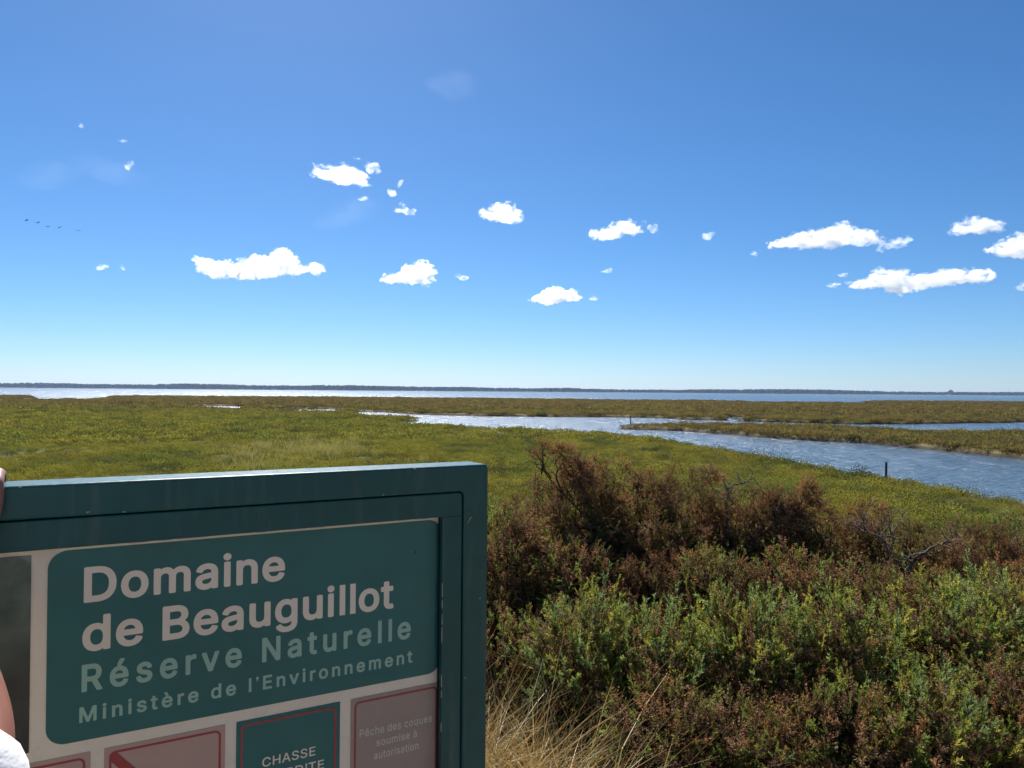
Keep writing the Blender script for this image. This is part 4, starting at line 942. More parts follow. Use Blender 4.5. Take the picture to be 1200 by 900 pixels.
def lettering(text, x0, x1, base, cap, mat, parent, y, track=0.0, thin=0.0, label='word'):
    """flat cut lettering, one object for each word: left edge x0, right edge x1; widths fitted to the measured line"""
    s = cap / 0.547
    X = 0.0; words = [[]]
    for ch in text:
        a, *ls = GLYPHS[ch].split('|')
        if ch == ' ': words.append([])
        for L in ls:
            if L: words[-1].append([(X + int(p.split(',')[0]) / 1000, int(p.split(',')[1]) / 1000 + 0.019) for p in L.split()])
        X += int(a) / 1000 + track
    allp = [p[0] for w in words for q in w for p in q]
    lo, hi = min(allp), max(allp)
    kx = (x1 - x0) / (hi - lo)
    for word, polys in zip(text.split(' '), words):
        c = bpy.data.curves.new('lettering', 'CURVE'); c.dimensions = '2D'; c.fill_mode = 'FRONT'
        for q in polys:
            sp = c.splines.new('POLY'); sp.points.add(len(q) - 1); sp.use_cyclic_u = True
            for k, (px, pz) in enumerate(q): sp.points[k].co = ((px - lo) * kx, pz * s, 0, 1)
        c.offset = -thin
        tmp = bpy.data.objects.new('t', c); COL.objects.link(tmp)
        me = bpy.data.meshes.new_from_object(tmp.evaluated_get(bpy.context.evaluated_depsgraph_get()))
        bpy.data.objects.remove(tmp)
        v = np.empty(len(me.vertices) * 3, np.float32); me.vertices.foreach_get('co', v); v = v.reshape(-1, 3)
        w = np.column_stack([v[:, 0] + x0, np.full(len(v), y), v[:, 1] + base + DZ]).astype(np.float32)
        me.vertices.foreach_set('co', w.ravel()); me.materials.clear(); me.materials.append(mat); me.name = 'lettering'; me.update()
        o = mesh_obj('lettering', me, parent)
        o['label'] = label + ' ' + word


YT = 0.0190
lettering('Domaine', 0.0872, 0.3335, -0.1508, 0.0438, m_letter, tp, YT, 0.0, 0, 'large cream word')
lettering('de Beauguillot', 0.0862, 0.4955, -0.2115, 0.0438, m_letter, tp, YT, 0.0, 0, 'large cream word')
lettering('Réserve Naturelle', 0.0860, 0.5235, -0.2610, 0.0335, m_pale_green, tp, YT, 0.10, 0, 'pale green spaced word')
lettering("Ministère de l'Environnement", 0.0840, 0.5268, -0.2985, 0.0190, m_pale_green, tp, YT, 0.10, 0, 'small pale green word')


def notice(x0, x1, mat, label, rad=0.0):
    p = slab('notice_panel', rrect(x0, x1, -0.505, -0.3362, 0.0008, 2), 0.0195, 0.0203, mat, sign)
    p['label'] = label
    b_ = ring('red_border', rrect(x0 + 0.0055, x1 - 0.0055, -0.4995, -0.3417, 0.008), rrect(x0 + 0.0083, x1 - 0.0083, -0.4967, -0.3445, 0.0055), 0.0191, 0.0196, m_red, p)
    return p


n0 = notice(-0.048, 0.0967, m_pink, 'faded pink notice panel at the left of the row')
n1_ = notice(0.1118, 0.2563, m_pink, 'faded pink notice panel with a red slash')
sl = slab('red_slash', [(0.1185, -0.3440), (0.1260, -0.3440), (0.2490, -0.4860), (0.2490, -0.4965), (0.2430, -0.4965), (0.1185, -0.3530)], 0.0190, 0.0195, m_red, n1_)
slab('green_shape', rrect(0.185, 0.232, -0.46, -0.3935, 0.010, 5), 0.0186, 0.01895, m_green, n1_)
n2_ = notice(0.2706, 0.4147, m_green, 'dark green notice panel about hunting')
lettering('CHASSE', 0.3050, 0.3792, -0.4055, 0.0132, m_letter, n2_, YT, 0.0, 0.0003, 'small cream word')
lettering('INTERDITE', 0.2935, 0.3920, -0.4270, 0.0132, m_letter, n2_, YT, 0.0, 0.0003, 'small cream word')
n3_ = notice(0.4307, 0.5743, m_grey, 'faded grey notice panel about cockle fishing')
lettering('Pêche des coques', 0.4442, 0.5605, -0.3950, 0.0118, m_greylet, n3_, YT, 0.0, 0.0002, 'faint small word')
lettering('soumise à', 0.4700, 0.5355, -0.4135, 0.0118, m_greylet, n3_, YT, 0.0, 0.0002, 'faint small word')
lettering('autorisation', 0.4662, 0.5385, -0.4322, 0.0118, m_greylet, n3_, YT, 0.0, 0.0002, 'faint small word')
for xx in (XL + 0.10, XR - 0.10):
    mb = MB(); mb.box(xx - 0.03, xx + 0.03, 0.006, 0.056, -0.35, DZ + ZB + 0.001)
    mesh_obj('leg', mb.mesh('leg', m_frame), sign)


def sign_pt(lx, ly, lz):
    """sign coordinates (along, into the sign, up from its top edge) to the world"""
    ca, sa = math.cos(SIGN_RZ), math.sin(SIGN_RZ)
    return Vector((SIGN[0] + lx * ca - ly * sa, SIGN[1] + lx * sa + ly * ca, SIGN[2] + lz))


# ------------------------------------------------------------------ the person whose arm holds the sign
m_skin, nt = new_mat('skin')
b = nt.n('ShaderNodeBsdfPrincipled')
tc = nt.n('ShaderNodeTexCoord').outputs['Object']
c1 = ramp(nt, noise_tex(nt, 35, 5, 0.6, tc).outputs[0], [(0.3, (0.22, 0.085, 0.060)), (0.7, (0.30, 0.125, 0.088))])
nt.l(c1.outputs[0], b.inputs['Base Color']); b.inputs['Roughness'].default_value = 0.5
b.inputs['Subsurface Weight'].default_value = 0.25; b.inputs['Subsurface Radius'].default_value = (0.012, 0.004, 0.002)
bp = nt.n('ShaderNodeBump'); bp.inputs['Strength'].default_value = 0.25; bp.inputs['Distance'].default_value = 0.001
nt.l(noise_tex(nt, 500, 3, 0.6, tc).outputs[0], bp.inputs['Height']); nt.l(bp.outputs[0], b.inputs['Normal'])
nt.l(b.outputs[0], nt.out.inputs['Surface'])
m_shirt, nt = new_mat('white_cotton')
b = nt.n('ShaderNodeBsdfPrincipled'); b.inputs['Base Color'].default_value = (0.8, 0.8, 0.8, 1); b.inputs['Roughness'].default_value = 0.9
tc = nt.n('ShaderNodeTexCoord').outputs['Object']
bp = nt.n('ShaderNodeBump'); bp.inputs['Strength'].default_value = 0.6; bp.inputs['Distance'].default_value = 0.009
nt.l(noise_tex(nt, 16, 4, 0.55, tc, stretch=(1, 1, 2.2)).outputs[0], bp.inputs['Height']); nt.l(bp.outputs[0], b.inputs['Normal']); nt.l(b.outputs[0], nt.out.inputs['Surface'])
m_trouser = mat_paint('blue_denim', (0.05, 0.08, 0.16), 0.9, 0.2, 200, 0.1, 0.3)
m_hair = mat_paint('brown_hair', (0.05, 0.03, 0.018), 0.6, 0.3, 120, 0.4, 0.5)
m_shoe = mat_paint('dark_shoe', (0.03, 0.03, 0.035), 0.6, 0.2, 60, 0.4)


def skin_mesh(name, joints, edges, mat, root, sub=2):
    """continuous body surface grown on a skeleton: joints = {key: (pos, radius or (rx, ry))}"""
    keys = list(joints); ix = {k: i for i, k in enumerate(keys)}
    me = bpy.data.meshes.new(name)
    me.from_pydata([tuple(joints[k][0]) for k in keys], [(ix[a], ix[c_]) for a, c_ in edges], []); me.update()
    o = bpy.data.objects.new(name, me); COL.objects.link(o)
    sk = o.modifiers.new('s', 'SKIN'); sk.use_smooth_shade = True
    for k, sv in zip(keys, me.skin_vertices[0].data):
        r = joints[k][1]; sv.radius = r if isinstance(r, tuple) else (r, r); sv.use_root = (k == root)
    ss = o.modifiers.new('u', 'SUBSURF'); ss.levels = sub; ss.render_levels = sub
    out = bpy.data.meshes.new_from_object(o.evaluated_get(bpy.context.evaluated_depsgraph_get()))
    bpy.data.objects.remove(o)
    out.name = name; out.materials.clear(); out.materials.append(mat)
    for p in out.polygons: p.use_smooth = True
    return out


PX, PY = -0.98, 0.28
pg = ground_z(PX, PY)
person = empty('person', (PX, PY, pg))
tag(person, 'person in a white short-sleeved shirt gripping the top of the sign', 'person')
SH, EL, WR = Vector((-0.640, 0.36, 4.325)), Vector((-0.422, 0.60, 4.185)), sign_pt(-0.048, -0.060, -0.100)
PALM, KN = sign_pt(-0.036, -0.030, -0.045), sign_pt(-0.033, -0.016, -0.004)
Vz = lambda x, y, z: Vector((PX + x, PY + y, pg + z))
J = {'pelvis': (Vz(0, 0, 0.92), 0.095), 'waist': (Vz(0, 0.01, 1.08), 0.09), 'chest': (Vz(0.02, 0.01, 1.28), 0.095),
     'collar': (Vz(0.04, 0.02, 1.42), 0.065), 'neck': (Vz(0.05, 0.03, 1.50), 0.055), 'jaw': (Vz(0.055, 0.065, 1.57), (0.07, 0.075)),
     'brow': (Vz(0.055, 0.055, 1.66), (0.08, 0.095)), 'crown': (Vz(0.055, 0.045, 1.72), (0.055, 0.065)),
     'hipr': (Vz(0.10, 0, 0.88), 0.075), 'kneer': (Vz(0.12, 0.05, 0.48), 0.06), 'ankler': (Vz(0.12, 0.0, 0.09), 0.042), 'toer': (Vz(0.14, 0.17, 0.04), 0.036),
     'hipl': (Vz(-0.10, 0, 0.88), 0.075), 'kneel': (Vz(-0.12, 0.04, 0.48), 0.06), 'anklel': (Vz(-0.12, -0.02, 0.09), 0.042), 'toel': (Vz(-0.15, 0.15, 0.04), 0.036),
     'shl': (Vz(-0.19, 0.0, 1.37), 0.058), 'ell': (Vz(-0.25, 0.0, 1.09), 0.042), 'wrl': (Vz(-0.24, 0.1, 0.86), 0.028), 'hal': (Vz(-0.23, 0.14, 0.76), (0.042, 0.018)),
     'fl1': (Vz(-0.225, 0.15, 0.69), 0.012),
     'shr': (SH, 0.060), 'elr': (EL, 0.043), 'fo1': (EL.lerp(WR, 0.3), 0.045), 'fo2': (EL.lerp(WR, 0.7), 0.034), 'wrr': (WR, (0.030, 0.023)),
     'palm': (PALM, (0.034, 0.018)), 'knk': (KN, (0.030, 0.014))}
E_ = [('pelvis', 'waist'), ('waist', 'chest'), ('chest', 'collar'), ('collar', 'neck'), ('neck', 'jaw'), ('jaw', 'brow'), ('brow', 'crown'),
      ('pelvis', 'hipr'), ('hipr', 'kneer'), ('kneer', 'ankler'), ('ankler', 'toer'), ('pelvis', 'hipl'), ('hipl', 'kneel'), ('kneel', 'anklel'), ('anklel', 'toel'),
      ('collar', 'shl'), ('shl', 'ell'), ('ell', 'wrl'), ('wrl', 'hal'), ('hal', 'fl1'), ('collar', 'shr'), ('shr', 'elr'), ('elr', 'fo1'), ('fo1', 'fo2'), ('fo2', 'wrr'), ('wrr', 'palm'), ('palm', 'knk')]
# four fingers bent over the top edge and down the back, thumb pressed on the front
for k, (lx, r, ln) in enumerate(((-0.004, 0.0082, 0.8), (-0.023, 0.0090, 0.95), (-0.043, 0.0093, 1.0), (-0.063, 0.0090, 0.92))):
    pts = [sign_pt(lx, -0.013, -0.030), sign_pt(lx, -0.010, 0.006), sign_pt(lx, 0.022 * ln, 0.0125), sign_pt(lx, 0.052 * ln + 0.004, 0.011), sign_pt(lx, 0.074, -0.008 * ln), sign_pt(lx, 0.0735, -0.026 * ln)]
    for i_, p in enumerate(pts):
        J[f'f{k}{i_}'] = (p, r * (1.12, 1.12, 1.0, 1.0, 0.92, 0.75)[i_])
        E_.append((f'f{k}{i_ - 1}', f'f{k}{i_}') if i_ else ('palm', f'f{k}0'))
for i_, (p, r) in enumerate(((sign_pt(-0.070, -0.034, -0.068), 0.016), (sign_pt(-0.092, -0.020, -0.046), 0.0125), (sign_pt(-0.104, -0.012, -0.020), 0.0105), (sign_pt(-0.106, -0.011, -0.004), 0.008))):
    J[f't{i_}'] = (p, r); E_.append((f't{i_ - 1}', f't{i_}') if i_ else ('wrr', 't0'))
off = Vector((PX, PY, pg))
J = {k: (p - off, r) for k, (p, r) in J.items()}
mesh_obj('body', skin_mesh('body', J, E_, m_skin, 'pelvis'), person)
ext = lambda k, r: (J[k][0], r)
elr_hem = J['shr'][0].lerp(J['elr'][0], 1.13) + Vector((0.0, 0.0, -0.012))
S = {'hem': (J['pelvis'][0] + Vector((0, 0, -0.06)), 0.165), 'waist': ext('waist', 0.155), 'chest': ext('chest', 0.16), 'collar': (J['collar'][0], 0.10), 'nk': (J['collar'][0] + Vector((0.006, 0.006, 0.04)), (0.07, 0.068)),
     'shr': ext('shr', 0.082), 'arm': (J['shr'][0].lerp(J['elr'][0], 0.6), 0.070), 'cuff': (elr_hem, 0.064),
     'shl': ext('shl', 0.082), 'cuffl': (J['shl'][0].lerp(J['ell'][0], 0.72), 0.068)}
mesh_obj('shirt', skin_mesh('shirt', S, [('hem', 'waist'), ('waist', 'chest'), ('chest', 'collar'), ('collar', 'nk'), ('collar', 'shr'), ('shr', 'arm'), ('arm', 'cuff'), ('collar', 'shl'), ('shl', 'cuffl')], m_shirt, 'waist'), person)
T_ = {'w': (J['pelvis'][0] + Vector((0, 0, 0.10)), 0.135), 'p': (J['pelvis'][0], 0.14), 'hr': ext('hipr', 0.105), 'kr': ext('kneer', 0.080), 'ar': (J['ankler'][0] + Vector((0, 0, 0.02)), 0.068),
      'hl': ext('hipl', 0.105), 'kl': ext('kneel', 0.080), 'al': (J['anklel'][0] + Vector((0, 0, 0.02)), 0.068)}
mesh_obj('trousers', skin_mesh('trousers', T_, [('w', 'p'), ('p', 'hr'), ('hr', 'kr'), ('kr', 'ar'), ('p', 'hl'), ('hl', 'kl'), ('kl', 'al')], m_trouser, 'w'), person)
for s in 'rl':
    F_ = {'a': (J['ankle' + s][0] + Vector((0, -0.03, -0.035)), (0.052, 0.05)), 'b': (J['ankle' + s][0].lerp(J['toe' + s][0], 0.5) + Vector((0, 0, -0.015)), (0.052, 0.045)), 'c': (J['toe' + s][0] + Vector((0, 0.03, 0)), (0.045, 0.034))}
    mesh_obj('shoe', skin_mesh('shoe', F_, [('a', 'b'), ('b', 'c')], m_shoe, 'a'), person)
Hc = J['brow'][0]
v = ICO_V * np.array([0.092, 0.112, 0.105]); keepf = [f for f in ICO_F if not (v[f][:, 1].mean() > 0.045 and v[f][:, 2].mean() < 0.045) and v[f][:, 2].mean() > -0.085]
v = v * (1 + 0.03 * fbm(ICO_V * 6, 2, 3)[:, None]) + np.array(Hc + Vector((0, -0.008, 0.012)))
mesh_obj('hair', np_mesh('hair', v, np.array(keepf), m_hair, smooth=True), person)
for sx_ in (-1, 1):
    q = ICO_V * 0.012 + np.array(Hc + Vector((sx_ * 0.032, 0.085, -0.03)))
    mesh_obj('eye', np_mesh('eye', q, ICO_F, m_hair, smooth=True), person)
nz = MB(); c0 = np.array(Hc + Vector((0, 0.094, -0.035))); nz.tube([c0 + (0, -0.006, 0.02), c0 + (0, 0.008, -0.005), c0 + (0, 0.012, -0.022), c0 + (0, -0.005, -0.03)], [0.007, 0.010, 0.014, 0.006], 8)
mesh_obj('nose', nz.mesh('nose', m_skin, True), person)
mo = MB(); c0 = np.array(Hc + Vector((0, 0.098, -0.095))); mo.tube([c0 + (-0.024, -0.012, 0), c0 + (0, 0, 0.001), c0 + (0.024, -0.012, 0)], [0.003, 0.006, 0.003], 6)
mesh_obj('mouth', mo.mesh('mouth', m_red, True), person)

# ------------------------------------------------------------------ gorse
m_gorse = mat_vcol_leaf('gorse_needles', 0.45, 0.012, 1.25)
m_deadgorse = mat_vcol_leaf('dead_gorse', 0.28, 0.012, 1.15)
m_twig = mat_paint('gorse_bark', (0.075, 0.055, 0.040), 0.9, 0.4, 60, 0.2, 0.3)
m_bleached = mat_paint('bleached_wood', (0.19, 0.15, 0.12), 0.85, 0.45, 50, 0.2, 0.4)


def sprig(rng, L=0.15, side=6, needle=0.014, nw=0.0024, step=0.0075):
    """a gorse shoot: stem, side shoots and rings of spines, along +Z; returns vertices, triangles, 0..1 height"""
    V, F, T = [], [], []
    def axis(o, d, ln, t0):
        a = np.cross(d, (0.3, 0.8, 0.2)); a /= np.linalg.norm(a); b_ = np.cross(d, a)
        n = len(V); w = 0.0016
        V.extend([o - a * w, o + a * w, o + d * ln]); T.extend([t0, t0, 1]); F.append((n, n + 1, n + 2))
        n = len(V)
        V.extend([o - b_ * w, o + b_ * w, o + d * ln]); T.extend([t0, t0, 1]); F.append((n, n + 1, n + 2))
        k = 0; s = ln * 0.06; ph = rng.uniform(0, 6.28)
        while s < ln:
            f = s / ln
            for q in (0, 1):
                th = ph + k * 2.4 + q * 3.14 + rng.uniform(-.4, .4)
                rad = a * math.cos(th) + b_ * math.sin(th)
                ang = math.radians(rng.uniform(42, 72)) * (1 - 0.35 * f)
                dn = d * math.cos(ang) + rad * math.sin(ang)
                l = needle * (1.1 - 0.45 * f) * rng.uniform(0.7, 1.25)
                sd = np.cross(dn, rad + 0.3 * d); sd /= np.linalg.norm(sd) + 1e-9
                p = o + d * s; n = len(V)
                V.extend([p - sd * nw / 2, p + sd * nw / 2, p + dn * l]); F.append((n, n + 1, n + 2))
                tt = t0 + (1 - t0) * f; T.extend([tt, tt, min(1, tt + 0.15)])
            k += 1; s += step
    up = np.array([0, 0, 1.0])
    axis(np.zeros(3), up, L, 0.0)
    for j in range(side):
        h = L * (0.12 + 0.72 * j / max(1, side - 1)); th = j * 2.4 + rng.uniform(-.4, .4); an = math.radians(rng.uniform(26, 44))
        d = np.array([math.cos(th) * math.sin(an), math.sin(th) * math.sin(an), math.cos(an)])
        axis(up * h, d, L * (0.52 - 0.36 * h / L) * rng.uniform(0.8, 1.2), h / L * 0.7)
    return np.array(V), np.array(F), np.array(T)


r_ = np.random.default_rng(21)
SPRIGS = [sprig(r_, r_.uniform(0.11, 0.17), int(r_.integers(3, 6)), 0.0175, 0.0060, 0.0075) for _ in range(7)]
DEADSPRIGS = [sprig(r_, r_.uniform(0.08, 0.13), int(r_.integers(5, 8)), 0.015, 0.0068, 0.0125) for _ in range(6)]
GREEN = 1.65 * np.array([(0.122, 0.148, 0.027), (0.108, 0.142, 0.034), (0.155, 0.157, 0.024), (0.094, 0.132, 0.046), (0.172, 0.162, 0.027), (0.110, 0.142, 0.040)])
OLIVE = 1.3 * np.array([(0.125, 0.125, 0.025), (0.100, 0.100, 0.025), (0.150, 0.110, 0.028), (0.140, 0.085, 0.028)])
BROWN = 2.55 * np.array([(0.105, 0.055, 0.027), (0.085, 0.044, 0.024), (0.132, 0.066, 0.029), (0.065, 0.037, 0.023), (0.110, 0.070, 0.037)])


def place(mb, rng, lib, pos, axis, scale, pal):
    """sprigs at pos pointing along axis"""
    k = rng.integers(0, len(lib), len(pos)); pc = pal[rng.integers(0, len(pal), len(pos))] * rng.uniform(0.75, 1.25, (len(pos), 1))
    z = axis / np.linalg.norm(axis, axis=1, keepdims=True)
    a = np.cross(z, rng.normal(size=z.shape)); a /= np.linalg.norm(a, axis=1, keepdims=True)
    b_ = np.cross(z, a)
    for j, (V, F, T) in enumerate(lib):
        s = np.where(k == j)[0]
        if not len(s): continue
        M = np.stack([a[s], b_[s], z[s]], 2) * scale[s][:, None, None]      # (n,3,3)
        P = np.einsum('nij,vj->nvi', M, V) + pos[s][:, None]
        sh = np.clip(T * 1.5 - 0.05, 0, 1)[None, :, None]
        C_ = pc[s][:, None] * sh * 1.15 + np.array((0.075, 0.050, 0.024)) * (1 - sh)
        f = (F[None] + (np.arange(len(s)) * len(V))[:, None, None]).reshape(-1, 3)
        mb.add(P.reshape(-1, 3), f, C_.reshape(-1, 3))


def dome(rng, n, rx, rz, seed, lo=0.82, hi=1.05, cmin=-0.25, lump=0.3):
    """points and outward directions on a lumpy dome (centre at 0, 0, 0)"""
    cz = rng.uniform(cmin, 1, n); th = rng.uniform(0, 2 * math.pi, n); sn = np.sqrt(1 - cz * cz)
    d = np.column_stack([np.cos(th) * sn, np.sin(th) * sn, cz])
    L = 1 + lump * fbm(d * 2.2 + seed, 3, seed)
    p = d * np.array([rx, rx, rz]) * (L * rng.uniform(lo, hi, n))[:, None]
    return p, d


def wiggle(rng, a, b_, n, amp):
    t = np.linspace(0, 1, n)[:, None]; a = np.asarray(a, float); b_ = np.asarray(b_, float)
    p = a * (1 - t) + b_ * t
    w = np.cumsum(rng.normal(size=(n, 3)) * amp, 0); w -= w[:1] * (1 - t) + w[-1:] * t
    return p + w


def crown_variant(kind, seed):
    rng = np.random.default_rng(seed)
    fo, dd = MB(), MB()
    if kind == 'green':
        p, d = dome(rng, 205, 0.30, 0.33, seed, 0.70, 1.10, -0.25, 0.6)
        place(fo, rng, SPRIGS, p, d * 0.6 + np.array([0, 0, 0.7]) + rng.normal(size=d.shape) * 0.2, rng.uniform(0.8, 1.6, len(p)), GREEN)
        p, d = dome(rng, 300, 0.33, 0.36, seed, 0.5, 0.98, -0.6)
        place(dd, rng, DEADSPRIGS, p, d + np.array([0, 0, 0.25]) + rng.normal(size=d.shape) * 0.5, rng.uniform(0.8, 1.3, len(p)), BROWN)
    elif kind == 'mixed':
        p, d = dome(rng, 260, 0.33, 0.36, seed)
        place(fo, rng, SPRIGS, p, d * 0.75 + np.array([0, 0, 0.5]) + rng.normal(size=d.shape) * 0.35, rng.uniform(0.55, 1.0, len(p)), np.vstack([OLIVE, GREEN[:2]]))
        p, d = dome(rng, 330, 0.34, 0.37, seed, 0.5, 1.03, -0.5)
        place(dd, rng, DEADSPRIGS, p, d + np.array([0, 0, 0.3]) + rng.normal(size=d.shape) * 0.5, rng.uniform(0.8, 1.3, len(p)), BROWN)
    else:
        p, d = dome(rng, 130, 0.32, 0.36, seed, 0.6, 1.0, -0.5)
        place(fo, rng, SPRIGS, p, d * 0.7 + np.array([0, 0, 0.5]) + rng.normal(size=d.shape) * 0.4, rng.uniform(0.4, 0.75, len(p)), OLIVE)
        ends, _ = dome(rng, 92, 0.34, 0.39, seed, 0.5, 1.06, -0.45, 0.3)     # knobbly dead tufts on the branch ends
        for p_ in ends:
            m_ = 15; q = rng.normal(size=(m_, 3)); q /= np.linalg.norm(q, axis=1, keepdims=True)
            pal = OLIVE[2:] if rng.random() < 0.2 else BROWN[rng.integers(0, len(BROWN))][None] * rng.uniform(0.7, 1.35)
            place(dd, rng, DEADSPRIGS, p_ + q * rng.uniform(0.003, 0.034, (m_, 1)), q + np.array([0, 0, 0.3]), rng.uniform(0.36, 0.62, m_), pal)
        for p_ in ends:                                                      # twigs that carry the tufts
            dd.tube(wiggle(rng, p_ * np.array([0.15, 0.15, 0.0]) + np.array([0, 0, -0.25]), p_, 6, 0.014), np.linspace(0.005, 0.0014, 6), 4, (0.10, 0.062, 0.04))
    return fo.mesh('foliage', m_gorse), dd.mesh('dead_foliage', m_deadgorse)


VAR = {'green': [crown_variant('green', 500 + i) for i in range(4)], 'mixed': [crown_variant('mixed', 520 + i) for i in range(3)], 'brown': [crown_variant('brown', 540 + i) for i in range(4)]}


def gorse(i, kind, X, Y, top, size, label, hs=1.0):
    """one gorse bush: stems from the ground, foliage, dead foliage inside"""
    rng = np.random.default_rng(700 + i)
    gz = ground_z(X, Y)
    e = empty('gorse_bush', (X, Y, gz))
    rz = 0.40 * size * hs
    cz = top - gz - rz                          # centre of the crown above the ground
    fo, dd = VAR[kind][i % len(VAR[kind])]
    ang = rng.uniform(0, 6.28)
    for nm, me in (('foliage', fo), ('dead_foliage', dd)):
        o = mesh_obj(nm, me, e, (0, 0, cz)); o.rotation_euler = (rng.uniform(-.12, .12), rng.uniform(-.12, .12), ang); o.scale = (size, size, size * hs)
    lo_f, lo_d = VAR['mixed'][(i + 1) % 3]
    for nm, me in (('lower_foliage', lo_f), ('lower_dead_foliage', lo_d)):
        o = mesh_obj(nm, me, e, (rng.uniform(-.06, .06), rng.uniform(-.1, .0), cz - 0.30 * size)); o.rotation_euler = (0, 0, ang + 2.0); o.scale = (size * 1.12, size * 1.12, size * 1.05)
    mb = MB()
    for k in range(7):
        th = rng.uniform(0, 6.28); r0 = rng.uniform(0, 0.08); r1 = rng.uniform(0.08, 0.27) * size
        end = (math.cos(th) * r1, math.sin(th) * r1, cz + rng.uniform(-0.05, 0.28) * size)
        p = wiggle(rng, (math.cos(th) * r0, math.sin(th) * r0, -0.05), end, 8, 0.018)
        mb.tube(p, np.linspace(0.009, 0.003, 8), 5)
        for j in range(3):
            s_ = p[int(rng.integers(3, 7))]; q = rng.normal(size=3) * 0.5 + np.array([0, 0, 0.6]); q /= np.linalg.norm(q)
            mb.tube(wiggle(rng, s_, s_ + q * rng.uniform(0.1, 0.22), 5, 0.012), np.linspace(0.004, 0.0015, 5), 4)
    mesh_obj('stems', mb.mesh('stems', m_twig, True), e)
    return tag(e, label, 'gorse', 'gorse bushes on the dike')


BUSHES = [
    ('mixed', 0.60, 3.05, 3.33, 0.85, 'low brownish gorse at the bottom edge, nearest right of the sign'),
    ('mixed', 0.95, 3.05, 3.28, 0.85, 'dark low gorse at the bottom edge, second from the sign'),
    ('mixed', 1.32, 3.10, 3.32, 0.90, 'dark low gorse in the middle of the bottom edge'),
    ('green', 1.68, 3.10, 3.33, 0.85, 'low green gorse at the bottom edge towards the right'),
    ('mixed', 2.09, 3.15, 3.42, 0.90, 'low gorse in the bottom right corner'),
    ('green', 0.34, 3.60, 3.52, 0.78, 'blue-green gorse just right of the sign, above the dry grass'),
    ('green', 0.66, 3.50, 3.44, 0.80, 'green gorse second from the sign in the front green row'),
    ('green', 1.12, 3.60, 3.50, 0.88, 'green gorse in the centre of the front green row'),
    ('green', 1.53, 3.60, 3.51, 0.88, 'green gorse fourth from the sign in the front green row'),
    ('green', 2.02, 3.70, 3.51, 0.92, 'yellowish green gorse second from the right photo edge, front row'),
    ('green', 2.50, 3.80, 3.51, 0.92, 'green gorse at the right photo edge, front row'),
    ('mixed', -0.04, 4.50, 3.80, 1.0, 'half dead gorse touching the upper right edge of the sign'),
    ('mixed', 0.32, 4.40, 3.64, 0.9, 'half dead gorse below the tall branchy dead bush'),
    ('brown', 0.69, 4.30, 3.58, 0.95, 'brown gorse behind the front green row, left of centre'),
    ('mixed', 1.14, 4.30, 3.60, 0.9, 'half green gorse in front of the brown back row, centre'),
    ('mixed', 1.57, 4.30, 3.60, 0.9, 'half green gorse below the brown upright bush at centre right'),
    ('mixed', 2.00, 4.20, 3.56, 0.9, 'half green gorse below the bare twisted branches'),
    ('mixed', 2.41, 4.20, 3.50, 0.9, 'half green gorse right of the bare twisted branches, below them'),
    ('mixed', 2.92, 4.30, 3.53, 1.0, 'half green gorse at the right photo edge, second row'),
    ('brown', 0.42, 5.10, 4.00, 1.05, 'dense brown dead gorse behind the tall branchy one'),
    ('brown', 0.74, 5.15, 4.03, 1.05, 'rounded brown dead gorse in the back row, second from the sign'),
    ('brown', 1.07, 5.15, 4.01, 1.05, 'rounded brown dead gorse in the middle of the back row'),
    ('brown', 1.40, 5.10, 3.87, 1.0, 'brown dead gorse in the dip of the back row'),
    ('brown', 1.72, 5.10, 3.90, 1.0, 'brown dead gorse behind the upright tufted one'),
    ('brown', 2.08, 5.10, 3.78, 1.05, 'low brown dead gorse between the upright bush and the bare branches'),
    ('brown', 2.48, 5.15, 3.77, 1.1, 'flat brown dead gorse behind the bare twisted branches'),
    ('brown', 2.80, 4.75, 3.61, 1.0, 'brown dead gorse just right of the bare twisted branches'),
    ('brown', 3.02, 5.05, 3.70, 1.1, 'brown dead twiggy gorse at the back, near the right photo edge'),
    ('brown', 3.50, 5.10, 3.68, 1.15, 'brown dead gorse cut by the right photo edge, back row'),
    ('brown', 0.12, 4.85, 3.82, 0.9, 'brown dead gorse under the bare forked branches beside the sign corner'),
    ('brown', 0.95, 4.70, 3.72, 0.95, 'rust brown gorse in front of the rounded back row, centre'),
    ('brown', 2.15, 4.62, 3.50, 0.85, 'rust brown gorse at the foot of the bare twisted branches'),
    ('mixed', 0.02, 3.85, 3.38, 0.9, 'tangled half dead gorse at the right edge of the sign, lower down'),
    ('brown', -0.30, 4.10, 3.50, 1.0, 'brown dead gorse mostly hidden behind the right side of the sign'),
    ('mixed', -0.45, 5.00, 3.70, 1.1, 'olive gorse mostly hidden behind the sign'),
]
for i, (kind, X, Y, top, size, lab) in enumerate(BUSHES): gorse(i, kind, X, Y, top, size, lab)


